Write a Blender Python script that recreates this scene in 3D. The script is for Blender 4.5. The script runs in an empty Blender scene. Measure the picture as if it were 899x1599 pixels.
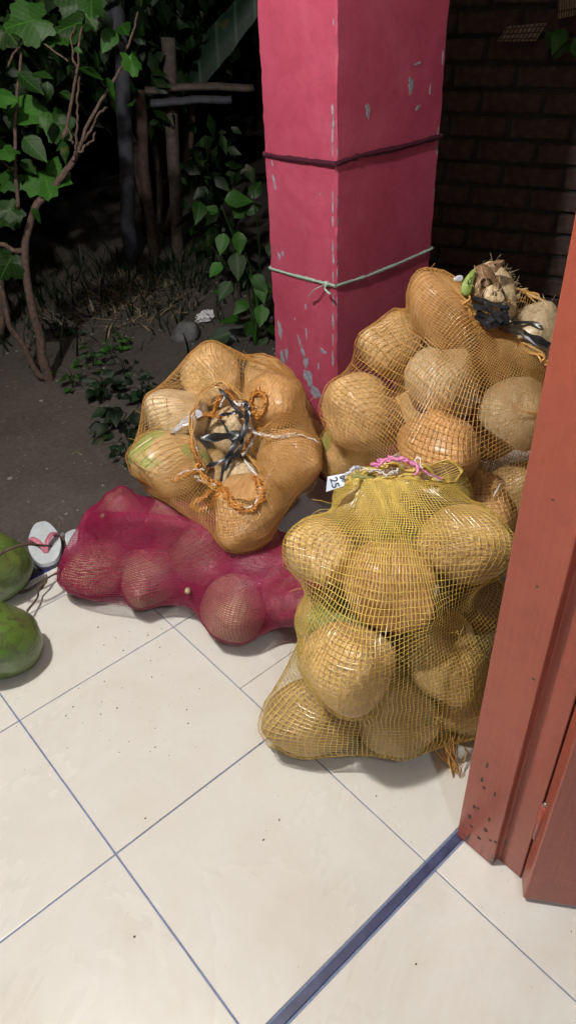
import bpy, math, random
import numpy as np
from mathutils import Vector, Matrix

# ------------------------------------------------------------------ camera, world, exposure
S = bpy.context.scene
COL = S.collection
CAM = np.array([-0.1802, -0.7504, 1.2849])
YAW, PITCH, ROLL, FPX, PW, PH = 0.875345, 0.648694, -0.0484756, 1139.78, 899.0, 1599.0
FW = np.array([math.cos(PITCH)*math.cos(YAW), math.cos(PITCH)*math.sin(YAW), -math.sin(PITCH)])
_r = np.cross(FW, [0, 0, 1]); _r /= np.linalg.norm(_r); _u = np.cross(_r, FW)
RT = math.cos(ROLL)*_r + math.sin(ROLL)*_u
UP = -math.sin(ROLL)*_r + math.cos(ROLL)*_u
cd = bpy.data.cameras.new('camera'); cam = bpy.data.objects.new('camera', cd); COL.objects.link(cam)
cam.matrix_world = Matrix(((RT[0], UP[0], -FW[0], CAM[0]), (RT[1], UP[1], -FW[1], CAM[1]), (RT[2], UP[2], -FW[2], CAM[2]), (0, 0, 0, 1)))
cd.sensor_fit = 'VERTICAL'; cd.sensor_height = 36.0; cd.lens = 36.0*FPX/PH
cd.clip_start = 0.02; cd.clip_end = 500
S.camera = cam
W = bpy.data.worlds.new('World'); S.world = W; W.use_nodes = True
_bg = W.node_tree.nodes['Background']
_sky = W.node_tree.nodes.new('ShaderNodeTexSky'); _sky.sky_type = 'NISHITA'; _sky.sun_disc = False
_sky.sun_elevation = math.radians(-4.0); _sky.sun_rotation = math.radians(200)
W.node_tree.links.new(_sky.outputs[0], _bg.inputs[0]); _bg.inputs[1].default_value = 0.02
S.view_settings.view_transform = 'Standard'; S.view_settings.look = 'None'
S.view_settings.exposure = 0.0; S.view_settings.gamma = 1.0
S.render.engine = 'CYCLES'
S.cycles.use_denoising = True
S.cycles.max_bounces = 8
PORCH = (-0.34, 0.20, 2.42); PORCH_E = 2500.0; PORCH_C = (1.0, 0.965, 0.90)
ROOM = (-0.30, -1.55, 2.45); ROOM_E = 540.0; ROOM_C = (0.80, 0.91, 1.0)

def ray(x, y): return FW + RT*(x-PW/2)/FPX - UP*(y-PH/2)/FPX
def at(x, y, d): return CAM + ray(x, y)*d
def atz(x, y, z): v = ray(x, y); return CAM + v*((z-CAM[2])/v[2])
def atv(x, y, b):
    n = np.array([FW[0], FW[1], 0]); v = ray(x, y); return CAM + v*(((np.array(b)-CAM)@n)/(v@n))
def dep(p): return float((np.array(p)-CAM)@FW)
def unit(v): v = np.array(v, float); return v/np.linalg.norm(v)
def img(r, u, t): return unit(RT*r + UP*u - FW*t)       # a world direction named by right / up / towards the doorway
def cl(o): COL.objects.link(o); return o

# ------------------------------------------------------------------ materials
class NT:
    def __init__(s, name):
        s.m = bpy.data.materials.new(name); s.m.use_nodes = True
        s.t = s.m.node_tree; s.b = s.t.nodes['Principled BSDF']
    def n(s, ty, **kw):
        nd = s.t.nodes.new(ty)
        for k, v in kw.items():
            if k in nd.inputs: nd.inputs[k].default_value = v
            else: setattr(nd, k, v)
        return nd
    def l(s, a, b): s.t.links.new(a, b)
    def coord(s, scale=(1, 1, 1), out='Object'):
        tc = s.n('ShaderNodeTexCoord'); mp = s.n('ShaderNodeMapping'); mp.inputs['Scale'].default_value = scale
        s.l(tc.outputs[out], mp.inputs[0]); return mp.outputs[0]
    def noise(s, scale, detail=4, rough=.55, co=None, dist=0.):
        nd = s.n('ShaderNodeTexNoise', Scale=scale, Detail=detail, Roughness=rough, Distortion=dist)
        if co is not None: s.l(co, nd.inputs['Vector'])
        return nd.outputs['Fac']
    def ramp(s, f, stops, interp='LINEAR'):
        r = s.n('ShaderNodeValToRGB'); r.color_ramp.interpolation = interp
        e = r.color_ramp.elements
        while len(e) < len(stops): e.new(.5)
        for q, (p, c) in zip(e, stops): q.position = p; q.color = (*c, 1) if len(c) == 3 else c
        s.l(f, r.inputs[0]); return r.outputs[0]
    def mix(s, f, a, b, mode='MIX'):
        m = s.n('ShaderNodeMix', data_type='RGBA', blend_type=mode)
        for v, k in ((f, 0), (a, 6), (b, 7)):
            if isinstance(v, (int, float)): m.inputs[k].default_value = v
            elif isinstance(v, tuple): m.inputs[k].default_value = (*v, 1)
            else: s.l(v, m.inputs[k])
        return m.outputs[2]
    def math(s, op, a, b=0.):
        m = s.n('ShaderNodeMath', operation=op)
        for v, k in ((a, 0), (b, 1)):
            if isinstance(v, (int, float)): m.inputs[k].default_value = v
            else: s.l(v, m.inputs[k])
        return m.outputs[0]
    def bump(s, f, strength, dist=.01):
        b = s.n('ShaderNodeBump', Strength=strength, Distance=dist); s.l(f, b.inputs['Height']); s.l(b.outputs[0], s.b.inputs['Normal'])
    def set(s, **kw):
        for k, v in kw.items():
            k = k.replace('_', ' ')
            if isinstance(v, (int, float)): s.b.inputs[k].default_value = v
            elif isinstance(v, tuple): s.b.inputs[k].default_value = (*v, 1)
            else: s.l(v, s.b.inputs[k])
        return s

def flat(name, col, rough=.6, bump=0., scale=60., var=.25, **kw):
    t = NT(name); co = t.coord()
    f = t.noise(scale, 5, .6, co)
    c = t.ramp(f, [(.3, tuple(x*(1-var) for x in col)), (.7, tuple(min(1, x*(1+var)) for x in col))])
    t.set(Base_Color=c, Roughness=rough, **kw)
    if bump: t.bump(f, bump, .004)
    return t.m

def mat_tile():
    t = NT('glazed_tile'); co = t.coord(out='Generated'); tc = t.n('ShaderNodeTexCoord')
    oi = t.n('ShaderNodeObjectInfo')
    pos = t.n('ShaderNodeNewGeometry').outputs['Position']
    mo = t.noise(5, 5, .6, pos, .6)
    base = t.ramp(mo, [(.3, (.64, .605, .55)), (.55, (.68, .665, .63)), (.75, (.66, .62, .56))])
    base = t.mix(t.math('MULTIPLY', oi.outputs['Random'], .25), base, (.70, .68, .63))
    fine = t.noise(60, 4, .7, pos)
    base = t.mix(t.ramp(fine, [(.55, (0, 0, 0)), (.8, (.35, .35, .35))]), base, (.62, .55, .46))
    stn = t.noise(1.7, 6, .7, pos, .8); base = t.mix(t.ramp(stn, [(.5, (0, 0, 0)), (.72, (.45, .45, .45))]), base, (.55, .48, .40))
    sp = t.noise(140, 2, .5, pos); sp2 = t.noise(3.2, 3, .6, pos)
    spm = t.math('MULTIPLY', t.ramp(sp, [(.71, (0, 0, 0)), (.76, (1, 1, 1))]), t.ramp(sp2, [(.45, (0, 0, 0)), (.65, (1, 1, 1))]))
    base = t.mix(t.math('MULTIPLY', spm, .55), base, (.22, .15, .09))
    smu = t.noise(2.3, 4, .65, pos, 1.0)
    rg = t.ramp(smu, [(.3, (.17, .17, .17)), (.7, (.34, .34, .34))])
    t.set(Base_Color=base, Roughness=rg, Specular_IOR_Level=.5)
    t.bump(t.noise(9, 2, .5, pos), .06, .004)
    return t.m

def mat_husk(name, a, b, c, green=.0, rough=.47):
    t = NT(name); co = t.coord((1, 1, .16)); oi = t.n('ShaderNodeObjectInfo')
    off = t.n('ShaderNodeVectorMath', operation='ADD'); t.l(co, off.inputs[0])
    cr = t.n('ShaderNodeCombineXYZ'); t.l(t.math('MULTIPLY', oi.outputs['Random'], 37.), cr.inputs[0]); t.l(cr.outputs[0], off.inputs[1])
    v = off.outputs[0]
    fib = t.noise(150, 5, .65, v, .4); big = t.noise(16, 4, .6, v, .3)
    colr = t.ramp(fib, [(.25, a), (.5, b), (.75, c)])
    colr = t.mix(t.ramp(big, [(.35, (0, 0, 0)), (.7, (.6, .6, .6))]), colr, tuple(x*.62 for x in a))
    if green:
        co2 = t.coord((1, 1, .5)); o2 = t.n('ShaderNodeVectorMath', operation='ADD'); t.l(co2, o2.inputs[0]); t.l(cr.outputs[0], o2.inputs[1])
        g = t.noise(9, 3, .5, o2.outputs[0])
        colr = t.mix(t.ramp(g, [(.62-green*.2, (0, 0, 0)), (.66-green*.2, (.85, .85, .85))]), colr, (.30, .36, .10))
    hs = t.n('ShaderNodeHueSaturation'); t.l(colr, hs.inputs['Color'])
    t.l(t.math('ADD', t.math('MULTIPLY', oi.outputs['Random'], .5), .78), hs.inputs['Value'])
    t.set(Base_Color=hs.outputs[0], Roughness=rough, Specular_IOR_Level=.4, Coat_Weight=.35, Coat_Roughness=.28)
    t.bump(t.math('ADD', fib, t.math('MULTIPLY', big, 1.5)), .75, .005)
    return t.m

def mat_net(name, col, col2, rough=.25, trans=.25):
    t = NT(name)
    pos = t.coord()
    f = t.noise(35, 3, .6, pos)
    t.set(Base_Color=t.ramp(f, [(.3, col), (.7, col2)]), Roughness=rough, Specular_IOR_Level=.6)
    out = t.t.nodes['Material Output']; tr = t.n('ShaderNodeBsdfTranslucent'); tr.inputs[0].default_value = (*col2, 1)
    mx = t.n('ShaderNodeMixShader'); mx.inputs[0].default_value = trans
    t.l(t.b.outputs[0], mx.inputs[1]); t.l(tr.outputs[0], mx.inputs[2]); t.l(mx.outputs[0], out.inputs[0])
    return t.m

def mat_leaf(name, col, col2):
    t = NT(name); oi = t.n('ShaderNodeObjectInfo'); co = t.coord()
    f = t.noise(25, 4, .6, co)
    c = t.ramp(f, [(.3, col), (.7, col2)])
    hs = t.n('ShaderNodeHueSaturation'); t.l(c, hs.inputs['Color'])
    t.l(t.math('ADD', t.math('MULTIPLY', t.math('POWER', oi.outputs['Random'], 2.5), 1.25), .30), hs.inputs['Value'])
    sx = t.n('ShaderNodeSeparateXYZ'); t.l(co, sx.inputs[0]); ay = t.math('ABSOLUTE', sx.outputs[1])
    vn = t.math('SINE', t.math('SUBTRACT', t.math('MULTIPLY', sx.outputs[0], 44.), t.math('MULTIPLY', ay, 40.)))
    vm = t.math('MAXIMUM', t.ramp(vn, [(.86, (0, 0, 0)), (.98, (.5, .5, .5))]), t.ramp(ay, [(.008, (.8, .8, .8)), (.022, (0, 0, 0))]))
    lc = t.mix(t.math('MULTIPLY', vm, .55), hs.outputs[0], tuple(min(1, x*2.1) for x in col2))
    bl = t.noise(9, 3, .6, t.n('ShaderNodeNewGeometry').outputs['Position'])
    lc = t.mix(t.ramp(bl, [(.64, (0, 0, 0)), (.72, (.7, .7, .7))]), lc, (.09, .075, .02))
    t.set(Base_Color=lc, Roughness=.5, Specular_IOR_Level=.35)
    t.bump(t.noise(120, 3, .6, co), .2, .002)
    out = t.t.nodes['Material Output']; tr = t.n('ShaderNodeBsdfTranslucent'); t.l(hs.outputs[0], tr.inputs[0])
    mx = t.n('ShaderNodeMixShader'); mx.inputs[0].default_value = .3
    t.l(t.b.outputs[0], mx.inputs[1]); t.l(tr.outputs[0], mx.inputs[2]); t.l(mx.outputs[0], out.inputs[0])
    return t.m

def mat_paint(name, a, b, c, rough=.5, wear=None):
    t = NT(name); pos = t.n('ShaderNodeNewGeometry').outputs['Position']
    f = t.noise(6, 6, .65, pos, .5)
    col = t.ramp(f, [(.3, a), (.5, b), (.72, c)])
    st = t.noise(40, 4, .7, pos)
    col = t.mix(t.ramp(st, [(.5, (0, 0, 0)), (.85, (.4, .4, .4))]), col, tuple(x*.6 for x in a))
    if wear:
        zz = t.n('ShaderNodeSeparateXYZ'); t.l(pos, zz.inputs[0])
        ps = t.n('ShaderNodeMapping'); ps.inputs['Scale'].default_value = (1, 1, .4); t.l(pos, ps.inputs[0]); w = t.noise(*wear[:2], .7, ps.outputs[0], .3)
        thr = t.math('ADD', w, t.math('MULTIPLY', t.math('MINIMUM', zz.outputs[2], .7), wear[2]))
        col = t.mix(t.ramp(thr, [(wear[3], (0.9, .9, .9)), (wear[3]+.03, (0, 0, 0))]), col, wear[4])
    br = t.n('ShaderNodeMapping'); br.inputs['Scale'].default_value = (1, 1, .03); t.l(pos, br.inputs[0]); bs = t.noise(170, 3, .6, br.outputs[0])
    t.set(Base_Color=col, Roughness=rough)
    t.bump(t.math('ADD', t.math('MULTIPLY', bs, 1.2 if wear else 0.), t.math('ADD', st, t.math('MULTIPLY', f, 2.))), .25, .003)
    return t.m

M = dict(
    tile=mat_tile(), grout=flat('blue_grey_grout', (.17, .21, .33), .8, .2, 200),
    strip=flat('blue_strip', (.05, .055, .125), .4, .1, 30, .4), edge=flat('blue_edge_paint', (.03, .03, .2), .5, .2, 50),
    concrete=flat('raw_concrete', (.22, .21, .2), .9, .4, 30),
    husk=mat_husk('tan_husk', (.40, .235, .09), (.67, .445, .20), (.84, .635, .35), .0),
    husk_green=mat_husk('tan_husk_with_green_skin', (.40, .235, .09), (.67, .45, .20), (.84, .635, .35), .55),
    husk_pale=mat_husk('pale_bare_husk', (.45, .32, .17), (.69, .54, .33), (.83, .71, .50)),
    husk_orange=mat_husk('orange_brown_husk', (.40, .20, .07), (.66, .37, .15), (.83, .55, .27)),
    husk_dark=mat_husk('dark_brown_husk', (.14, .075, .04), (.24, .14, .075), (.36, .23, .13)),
    net_yellow=mat_net('yellow_net_plastic', (.66, .47, .10), (.82, .63, .18)),
    net_orange=mat_net('orange_net_plastic', (.64, .34, .09), (.78, .48, .17), .33),
    net_knot=mat_net('bright_orange_net_knot', (.62, .25, .045), (.80, .38, .09), .33), chip=flat('worn_brown_wood', (.085, .06, .04), .85, .2, 90, .4), green_skin=flat('green_husk_skin', (.20, .27, .06), .5, .2, 60, .25), net_red=mat_net('crimson_net_plastic', (.33, .013, .072), (.46, .032, .115), .42, .28),
    black=flat('black_plastic', (.018, .018, .022), .32, 0, 40), white=flat('white_cord', (.78, .77, .75), .45, 0, 90, .15),
    clear=flat('cloudy_plastic_scrap', (.55, .58, .66), .15, .4, 60), pink=flat('pink_raffia', (.68, .22, .42), .4, .3, 120),
    tag=flat('tag_plastic', (.52, .58, .66), .35, 0, 30, .06), ink=flat('black_ink', (.03, .03, .05), .5),
    raffia=flat('grey_green_raffia', (.30, .40, .34), .45, .3, 150),
    pillar=mat_paint('pink_wall_paint', (.345, .047, .087), (.41, .063, .115), (.46, .09, .15), .5),
    patch=flat('bare_plaster', (.27, .28, .33), .9, .4, 80, .35), band=flat('dark_maroon_band', (.055, .008, .02), .5),
    wood_red=mat_paint('red_brown_gloss_paint', (.31, .070, .042), (.345, .080, .048), (.375, .094, .056), .36, (60, 4, 1.0, .41, (.07, .05, .035))),
    metal=flat('dull_steel', (.35, .33, .31), .35, 0, 60, .2, Metallic=.9),
    dirt=None, stone=flat('grey_stone', (.12, .12, .125), .9, .6, 25, .4), paper=flat('white_paper', (.75, .75, .78), .7, .2, 40, .08),
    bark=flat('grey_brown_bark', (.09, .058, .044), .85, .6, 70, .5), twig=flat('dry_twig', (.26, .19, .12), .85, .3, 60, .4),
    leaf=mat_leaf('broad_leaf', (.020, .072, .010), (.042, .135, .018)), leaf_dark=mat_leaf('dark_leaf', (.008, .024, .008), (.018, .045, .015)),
    leaf_mid=mat_leaf('dim_leaf', (.014, .045, .008), (.030, .085, .014)), leaf_teal=mat_leaf('banana_leaf', (.03, .085, .055), (.055, .13, .085)),
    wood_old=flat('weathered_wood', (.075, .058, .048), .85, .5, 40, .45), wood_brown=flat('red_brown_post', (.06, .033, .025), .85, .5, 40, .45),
    plank=flat('stand_in_tan', (.30, .20, .12), .7, .4, 60, .3),  # tan of the lit area, given to the made-up boards
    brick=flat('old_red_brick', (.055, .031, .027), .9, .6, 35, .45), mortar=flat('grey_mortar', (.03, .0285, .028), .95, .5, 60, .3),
    wall=flat('cream_wall_paint', (.62, .60, .54), .8, .2, 12, .08), render=flat('grey_cement_render', (.24, .235, .22), .9, .3, 20, .15), ceil=flat('grey_brown_ceiling', (.20, .17, .145), .8, .1, 10, .06),
    sole=flat('pale_rubber', (.55, .60, .64), .6, .2, 50, .12), strap=flat('dusty_pink_strap', (.50, .16, .22), .5, .1, 50), soledark=flat('dark_sole_edge', (.05, .05, .08), .7),
)

def mat_dirt():
    t = NT('damp_dirt'); pos = t.n('ShaderNodeNewGeometry').outputs['Position']
    a = t.noise(3, 6, .65, pos); b = t.noise(60, 6, .75, pos)
    c = t.ramp(a, [(.3, (.058, .046, .038)), (.6, (.088, .074, .063)), (.8, (.11, .095, .082))])
    c = t.mix(t.ramp(b, [(.45, (0, 0, 0)), (.8, (.5, .5, .5))]), c, (.2, .185, .17))
    sp = t.noise(230, 2, .5, pos); c = t.mix(t.ramp(sp, [(.72, (0, 0, 0)), (.78, (1, 1, 1))]), c, (.33, .31, .29))
    t.set(Base_Color=c, Roughness=.85); t.bump(b, .8, .012); return t.m
M['dirt'] = mat_dirt()

def mat_green_nut():
    t = NT('green_coconut_skin'); co = t.coord(); oi = t.n('ShaderNodeObjectInfo')
    w = t.n('ShaderNodeVectorMath', operation='ADD'); t.l(co, w.inputs[0])
    cr = t.n('ShaderNodeCombineXYZ'); t.l(t.math('MULTIPLY', oi.outputs['Random'], 9.), cr.inputs[1]); t.l(cr.outputs[0], w.inputs[1])
    a = t.noise(7, 4, .6, w.outputs[0], .5); b = t.noise(45, 5, .65, w.outputs[0], 1.)
    c = t.ramp(a, [(.3, (.07, .15, .02)), (.55, (.11, .18, .035)), (.75, (.17, .18, .05))])
    c = t.mix(t.ramp(b, [(.46, (0, 0, 0)), (.66, (.85, .85, .85))]), c, (.055, .05, .03))
    t.set(Base_Color=c, Roughness=.33); t.bump(b, .08, .003); return t.m
M['green_nut'] = mat_green_nut()

def mat_bulb(name, c, e):
    t = NT(name); t.set(Base_Color=(.8, .8, .8)); t.b.inputs['Emission Color'].default_value = (*c, 1); t.b.inputs['Emission Strength'].default_value = e; return t.m

# ------------------------------------------------------------------ mesh helpers
def link(name, me, parent=None):
    o = bpy.data.objects.new(name, me); COL.objects.link(o)
    if parent is not None: o.parent = parent
    return o
def mk(name, V, F, mat, parent=None, smooth=True, link_it=True):
    me = bpy.data.meshes.new(name); me.from_pydata([tuple(v) for v in V], [], [tuple(f) for f in F])
    if mat is not None: me.materials.append(mat)
    if smooth: me.polygons.foreach_set('use_smooth', [True]*len(me.polygons))
    me.update()
    return link(name, me, parent) if link_it else me
def mkq(name, V, Q, mat, parent=None, smooth=False):            # fast path for large quad arrays
    V = np.ascontiguousarray(V, np.float32); Q = np.ascontiguousarray(Q, np.int32)
    me = bpy.data.meshes.new(name); me.vertices.add(len(V)); me.vertices.foreach_set('co', V.ravel())
    me.loops.add(Q.size); me.loops.foreach_set('vertex_index', Q.ravel())
    k = Q.shape[1]; me.polygons.add(len(Q)); me.polygons.foreach_set('loop_start', np.arange(0, Q.size, k, dtype=np.int32))
    me.polygons.foreach_set('use_smooth', np.full(len(Q), smooth)); me.materials.append(mat); me.update(calc_edges=True)
    return link(name, me, parent)
def tag(o, label=None, cat=None, group=None, kind=None):
    for k, v in (('label', label), ('category', cat), ('group', group), ('kind', kind)):
        if v: o[k] = v
    return o
def empty(name, loc, label, cat, group=None):
    o = bpy.data.objects.new(name, None); COL.objects.link(o); o.location = loc; o.empty_display_size = .05
    return tag(o, label, cat, group)
def par(o, root):                                               # child keeps its world place
    o.parent = root; o.matrix_parent_inverse = Matrix.Translation(-Vector(root.location)); return o
def boxV(x0, x1, y0, y1, z0, z1):
    return [(x0, y0, z0), (x1, y0, z0), (x1, y1, z0), (x0, y1, z0), (x0, y0, z1), (x1, y0, z1), (x1, y1, z1), (x0, y1, z1)]
BF = [(0, 3, 2, 1), (4, 5, 6, 7), (0, 1, 5, 4), (1, 2, 6, 5), (2, 3, 7, 6), (3, 0, 4, 7)]
def bevel(o, w, seg=2):
    import bmesh
    bm = bmesh.new(); bm.from_mesh(o.data)
    bmesh.ops.bevel(bm, geom=list(bm.edges), offset=w, segments=seg, affect='EDGES', profile=.6)
    bm.to_mesh(o.data); bm.free(); return o
def box(name, x0, x1, y0, y1, z0, z1, mat, parent=None, bev=0.):
    o = mk(name, boxV(x0, x1, y0, y1, z0, z1), BF, mat, parent, False)
    return bevel(o, bev) if bev else o
def frame_of(d):
    d = unit(d); a = np.array([0, 0, 1.]) if abs(d[2]) < .9 else np.array([1., 0, 0])
    s = unit(np.cross(a, d)); return d, s, np.cross(d, s)
def tube_geo(P, R, n=8, flat_=1.):
    P = np.array(P, float); m = len(P); R = np.broadcast_to(np.array(R, float), (m,)); V = []; F = []
    T = np.gradient(P, axis=0); T /= np.linalg.norm(T, axis=1)[:, None]+1e-12
    _, s, _ = frame_of(T[0])
    for i in range(m):
        s = s - T[i]*(s@T[i]); s /= np.linalg.norm(s)+1e-12; b = np.cross(T[i], s)
        for k in range(n):
            a = 2*math.pi*k/n; V.append(P[i]+R[i]*(math.cos(a)*s+flat_*math.sin(a)*b))
    for i in range(m-1):
        for k in range(n): F.append((i*n+k, i*n+(k+1) % n, (i+1)*n+(k+1) % n, (i+1)*n+k))
    F.append(tuple(range(n-1, -1, -1))); F.append(tuple((m-1)*n+k for k in range(n)))
    return V, F
def tube(name, P, R, mat, parent=None, n=8, flat_=1.):
    return mk(name, *tube_geo(P, R, n, flat_), mat, parent)
def tubes(name, L, mat, parent=None, n=5):
    V = []; F = []
    for P, R in L:
        v, f = tube_geo(P, R, n); o = len(V); V += v; F += [tuple(i+o for i in q) for q in f]
    return mk(name, V, F, mat, parent)
def spline(P, n=40, closed=False):
    P = [np.array(p, float) for p in P]; out = []; m = len(P)
    for i in range(m if closed else m-1):
        if closed: a, b, c, d = P[i-1], P[i], P[(i+1) % m], P[(i+2) % m]
        else: a, b, c, d = P[max(i-1, 0)], P[i], P[i+1], P[min(i+2, m-1)]
        k = max(2, n//m)
        for j in range(k):
            t = j/k; out.append(.5*((2*b)+(c-a)*t+(2*a-5*b+4*c-d)*t*t+(3*b-a-3*c+d)*t**3))
    out.append(P[0] if closed else P[-1]); return np.array(out)
def wob(P, amp, seed, f=9.):
    r = np.random.RandomState(seed); P = np.array(P, float); t = np.linspace(0, 1, len(P))[:, None]; q = np.zeros_like(P)
    for k in range(4): q += np.sin(2*math.pi*(f*(k+1)*.5*t+r.rand(1, 3)))*r.randn(1, 3)/(k+1)
    return P+amp*q
def ico(sub):
    import bmesh
    bm = bmesh.new(); bmesh.ops.create_icosphere(bm, subdivisions=sub, radius=1)
    V = np.array([v.co[:] for v in bm.verts]); F = [[v.index for v in f.verts] for f in bm.faces]; bm.free(); return V, F
ICO4 = ico(5); ICO3 = ico(4); ICO2 = ico(3)

# ------------------------------------------------------------------ SETTING: floor
def terrain():
    g = np.concatenate([-np.geomspace(60, 3.2, 12), np.arange(-3, 6.01, .06), np.geomspace(6.3, 60, 12)])
    X, Y = np.meshgrid(g, g, indexing='ij'); r = np.random.RandomState(3); Z = np.zeros_like(X)
    for k in range(40):
        f = 2**r.uniform(0, 5.); a = r.uniform(0, 6.28); Z += np.sin(f*(X*math.cos(a)+Y*math.sin(a))+r.uniform(0, 6.28))*.010/f**.75
    Z = -.055+Z*1.2+.015*np.clip(Y-1.6, 0, 3)
    Z += .05*np.exp(-(((X-1.6)/.45)**2+((Y-2.45)/.35)**2))
    n = len(g); V = np.stack([X, Y, Z], -1).reshape(-1, 3); i = np.arange(n*n).reshape(n, n)
    Q = np.stack([i[:-1, :-1], i[1:, :-1], i[1:, 1:], i[:-1, 1:]], -1).reshape(-1, 4)
    o = mkq('ground', V, Q, M['dirt'], None, True); tag(o, kind='structure'); return g, Z
TG, TZ = terrain()
def gz(x, y):
    i = min(max(np.searchsorted(TG, x)-1, 0), len(TG)-2); j = min(max(np.searchsorted(TG, y)-1, 0), len(TG)-2)
    a = (x-TG[i])/(TG[i+1]-TG[i]); b = (y-TG[j])/(TG[j+1]-TG[j])
    return (1-a)*(1-b)*TZ[i, j]+a*(1-b)*TZ[i+1, j]+(1-a)*b*TZ[i, j+1]+a*b*TZ[i+1, j+1]

floor = box('floor', -1.62, 2.02, -2.44, .806, -.30, -.0025, M['grout']); tag(floor, kind='structure')
TILE = {}
def tile(x0, x1, y0, y1, top=0., mat='tile', name='floor_tile'):
    w, h = x1-x0, y1-y0; key = (round(w, 4), round(h, 4), mat)
    if key not in TILE:
        o = box(name, -w/2, w/2, -h/2, h/2, -.009, 0, M[mat]); bevel(o, .0016, 2)
        for p in o.data.polygons: p.use_smooth = False
        TILE[key] = o.data; o.parent = floor
    else: o = link(name, TILE[key], floor)
    o.location = ((x0+x1)/2, (y0+y1)/2, top+random.Random(len(TILE)*31+int(x0*97)+int(y0*53)).uniform(-.0004, .0004)); return o
G = .0016
for i in range(-4, 5):
    x0, x1 = i*.4+G, (i+1)*.4-G
    if i == 0: x1 += .001
    for y0, y1 in ((-2.409, -2.009), (-2.009, -1.609), (-1.609, -1.209), (-1.209, -.809), (-.809, -.409), (-.388, 0), (0, .4), (.4, .69), (.69, .782)):
        if i == 1 and y0 == 0:
            tile(x0, x1, G, .1405-.0008); tile(x0, x1, .1405+.0008, .4-G)
        else: tile(x0, x1, y0+G, y1-G)
    tile(i*.4+.001, (i+1)*.4-.001, .784, .8035, .001, 'tile', 'edge_tile')
box('threshold_strip', -1.6, 2.0, -.4058, -.3905, -.009, .0005, M['strip'], floor, .001)
box('blue_edge', -1.6, 2.0, .8045, .811, -.16, .0028, M['edge'], floor, .001)

# house wall with the doorway, and the veranda and room ceiling (outside the frame)
def wall_piece(name, *b): o = box(name, *b, M['render'] if name == 'house_wall' else M['wall']); tag(o, kind='structure'); return o
wall_piece('house_wall', .60, 2.0, -.516, -.404, .0, 2.72)
wall_piece('house_wall', -1.6, -1.42, -.516, -.404, .0, 2.72)
wall_piece('house_wall', -1.42, .60, -.516, -.404, 2.16, 2.72)
wall_piece('room_wall', -1.74, -1.61, -2.44, -.52, .0, 2.72)
o = box('ceiling', -1.74, 2.1, -2.5, 1.05, 2.72, 2.80, M['ceil']); tag(o, kind='structure')

# ------------------------------------------------------------------ lamps
def lamp(loc, e, c, label, cat, mat, group=None):
    t = empty('ceiling_lamp', (loc[0], loc[1], 2.72), label, cat)
    V, F = ICO2; V = V*.045; V = V*np.array([1, 1, 1.15]); o = mk('bulb', V+np.array([0, 0, loc[2]-2.72]), F, mat_bulb('lit_bulb_'+mat, c, e), t)
    P = [(0, 0, 0.), (0, 0, -.03), (0, 0, -.032), (0, 0, -.14), (0, 0, loc[2]-2.72+.03)]
    tube('lamp_holder', P, [.055, .055, .024, .024, .022], M['wall'], t, 16)
lamp(PORCH, PORCH_E, PORCH_C, 'lit round bulb hanging under the veranda ceiling', 'lamp', 'warm')
lamp(ROOM, ROOM_E, ROOM_C, 'lit bluish bulb under the room ceiling behind the doorway', 'lamp', 'cool')

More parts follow.
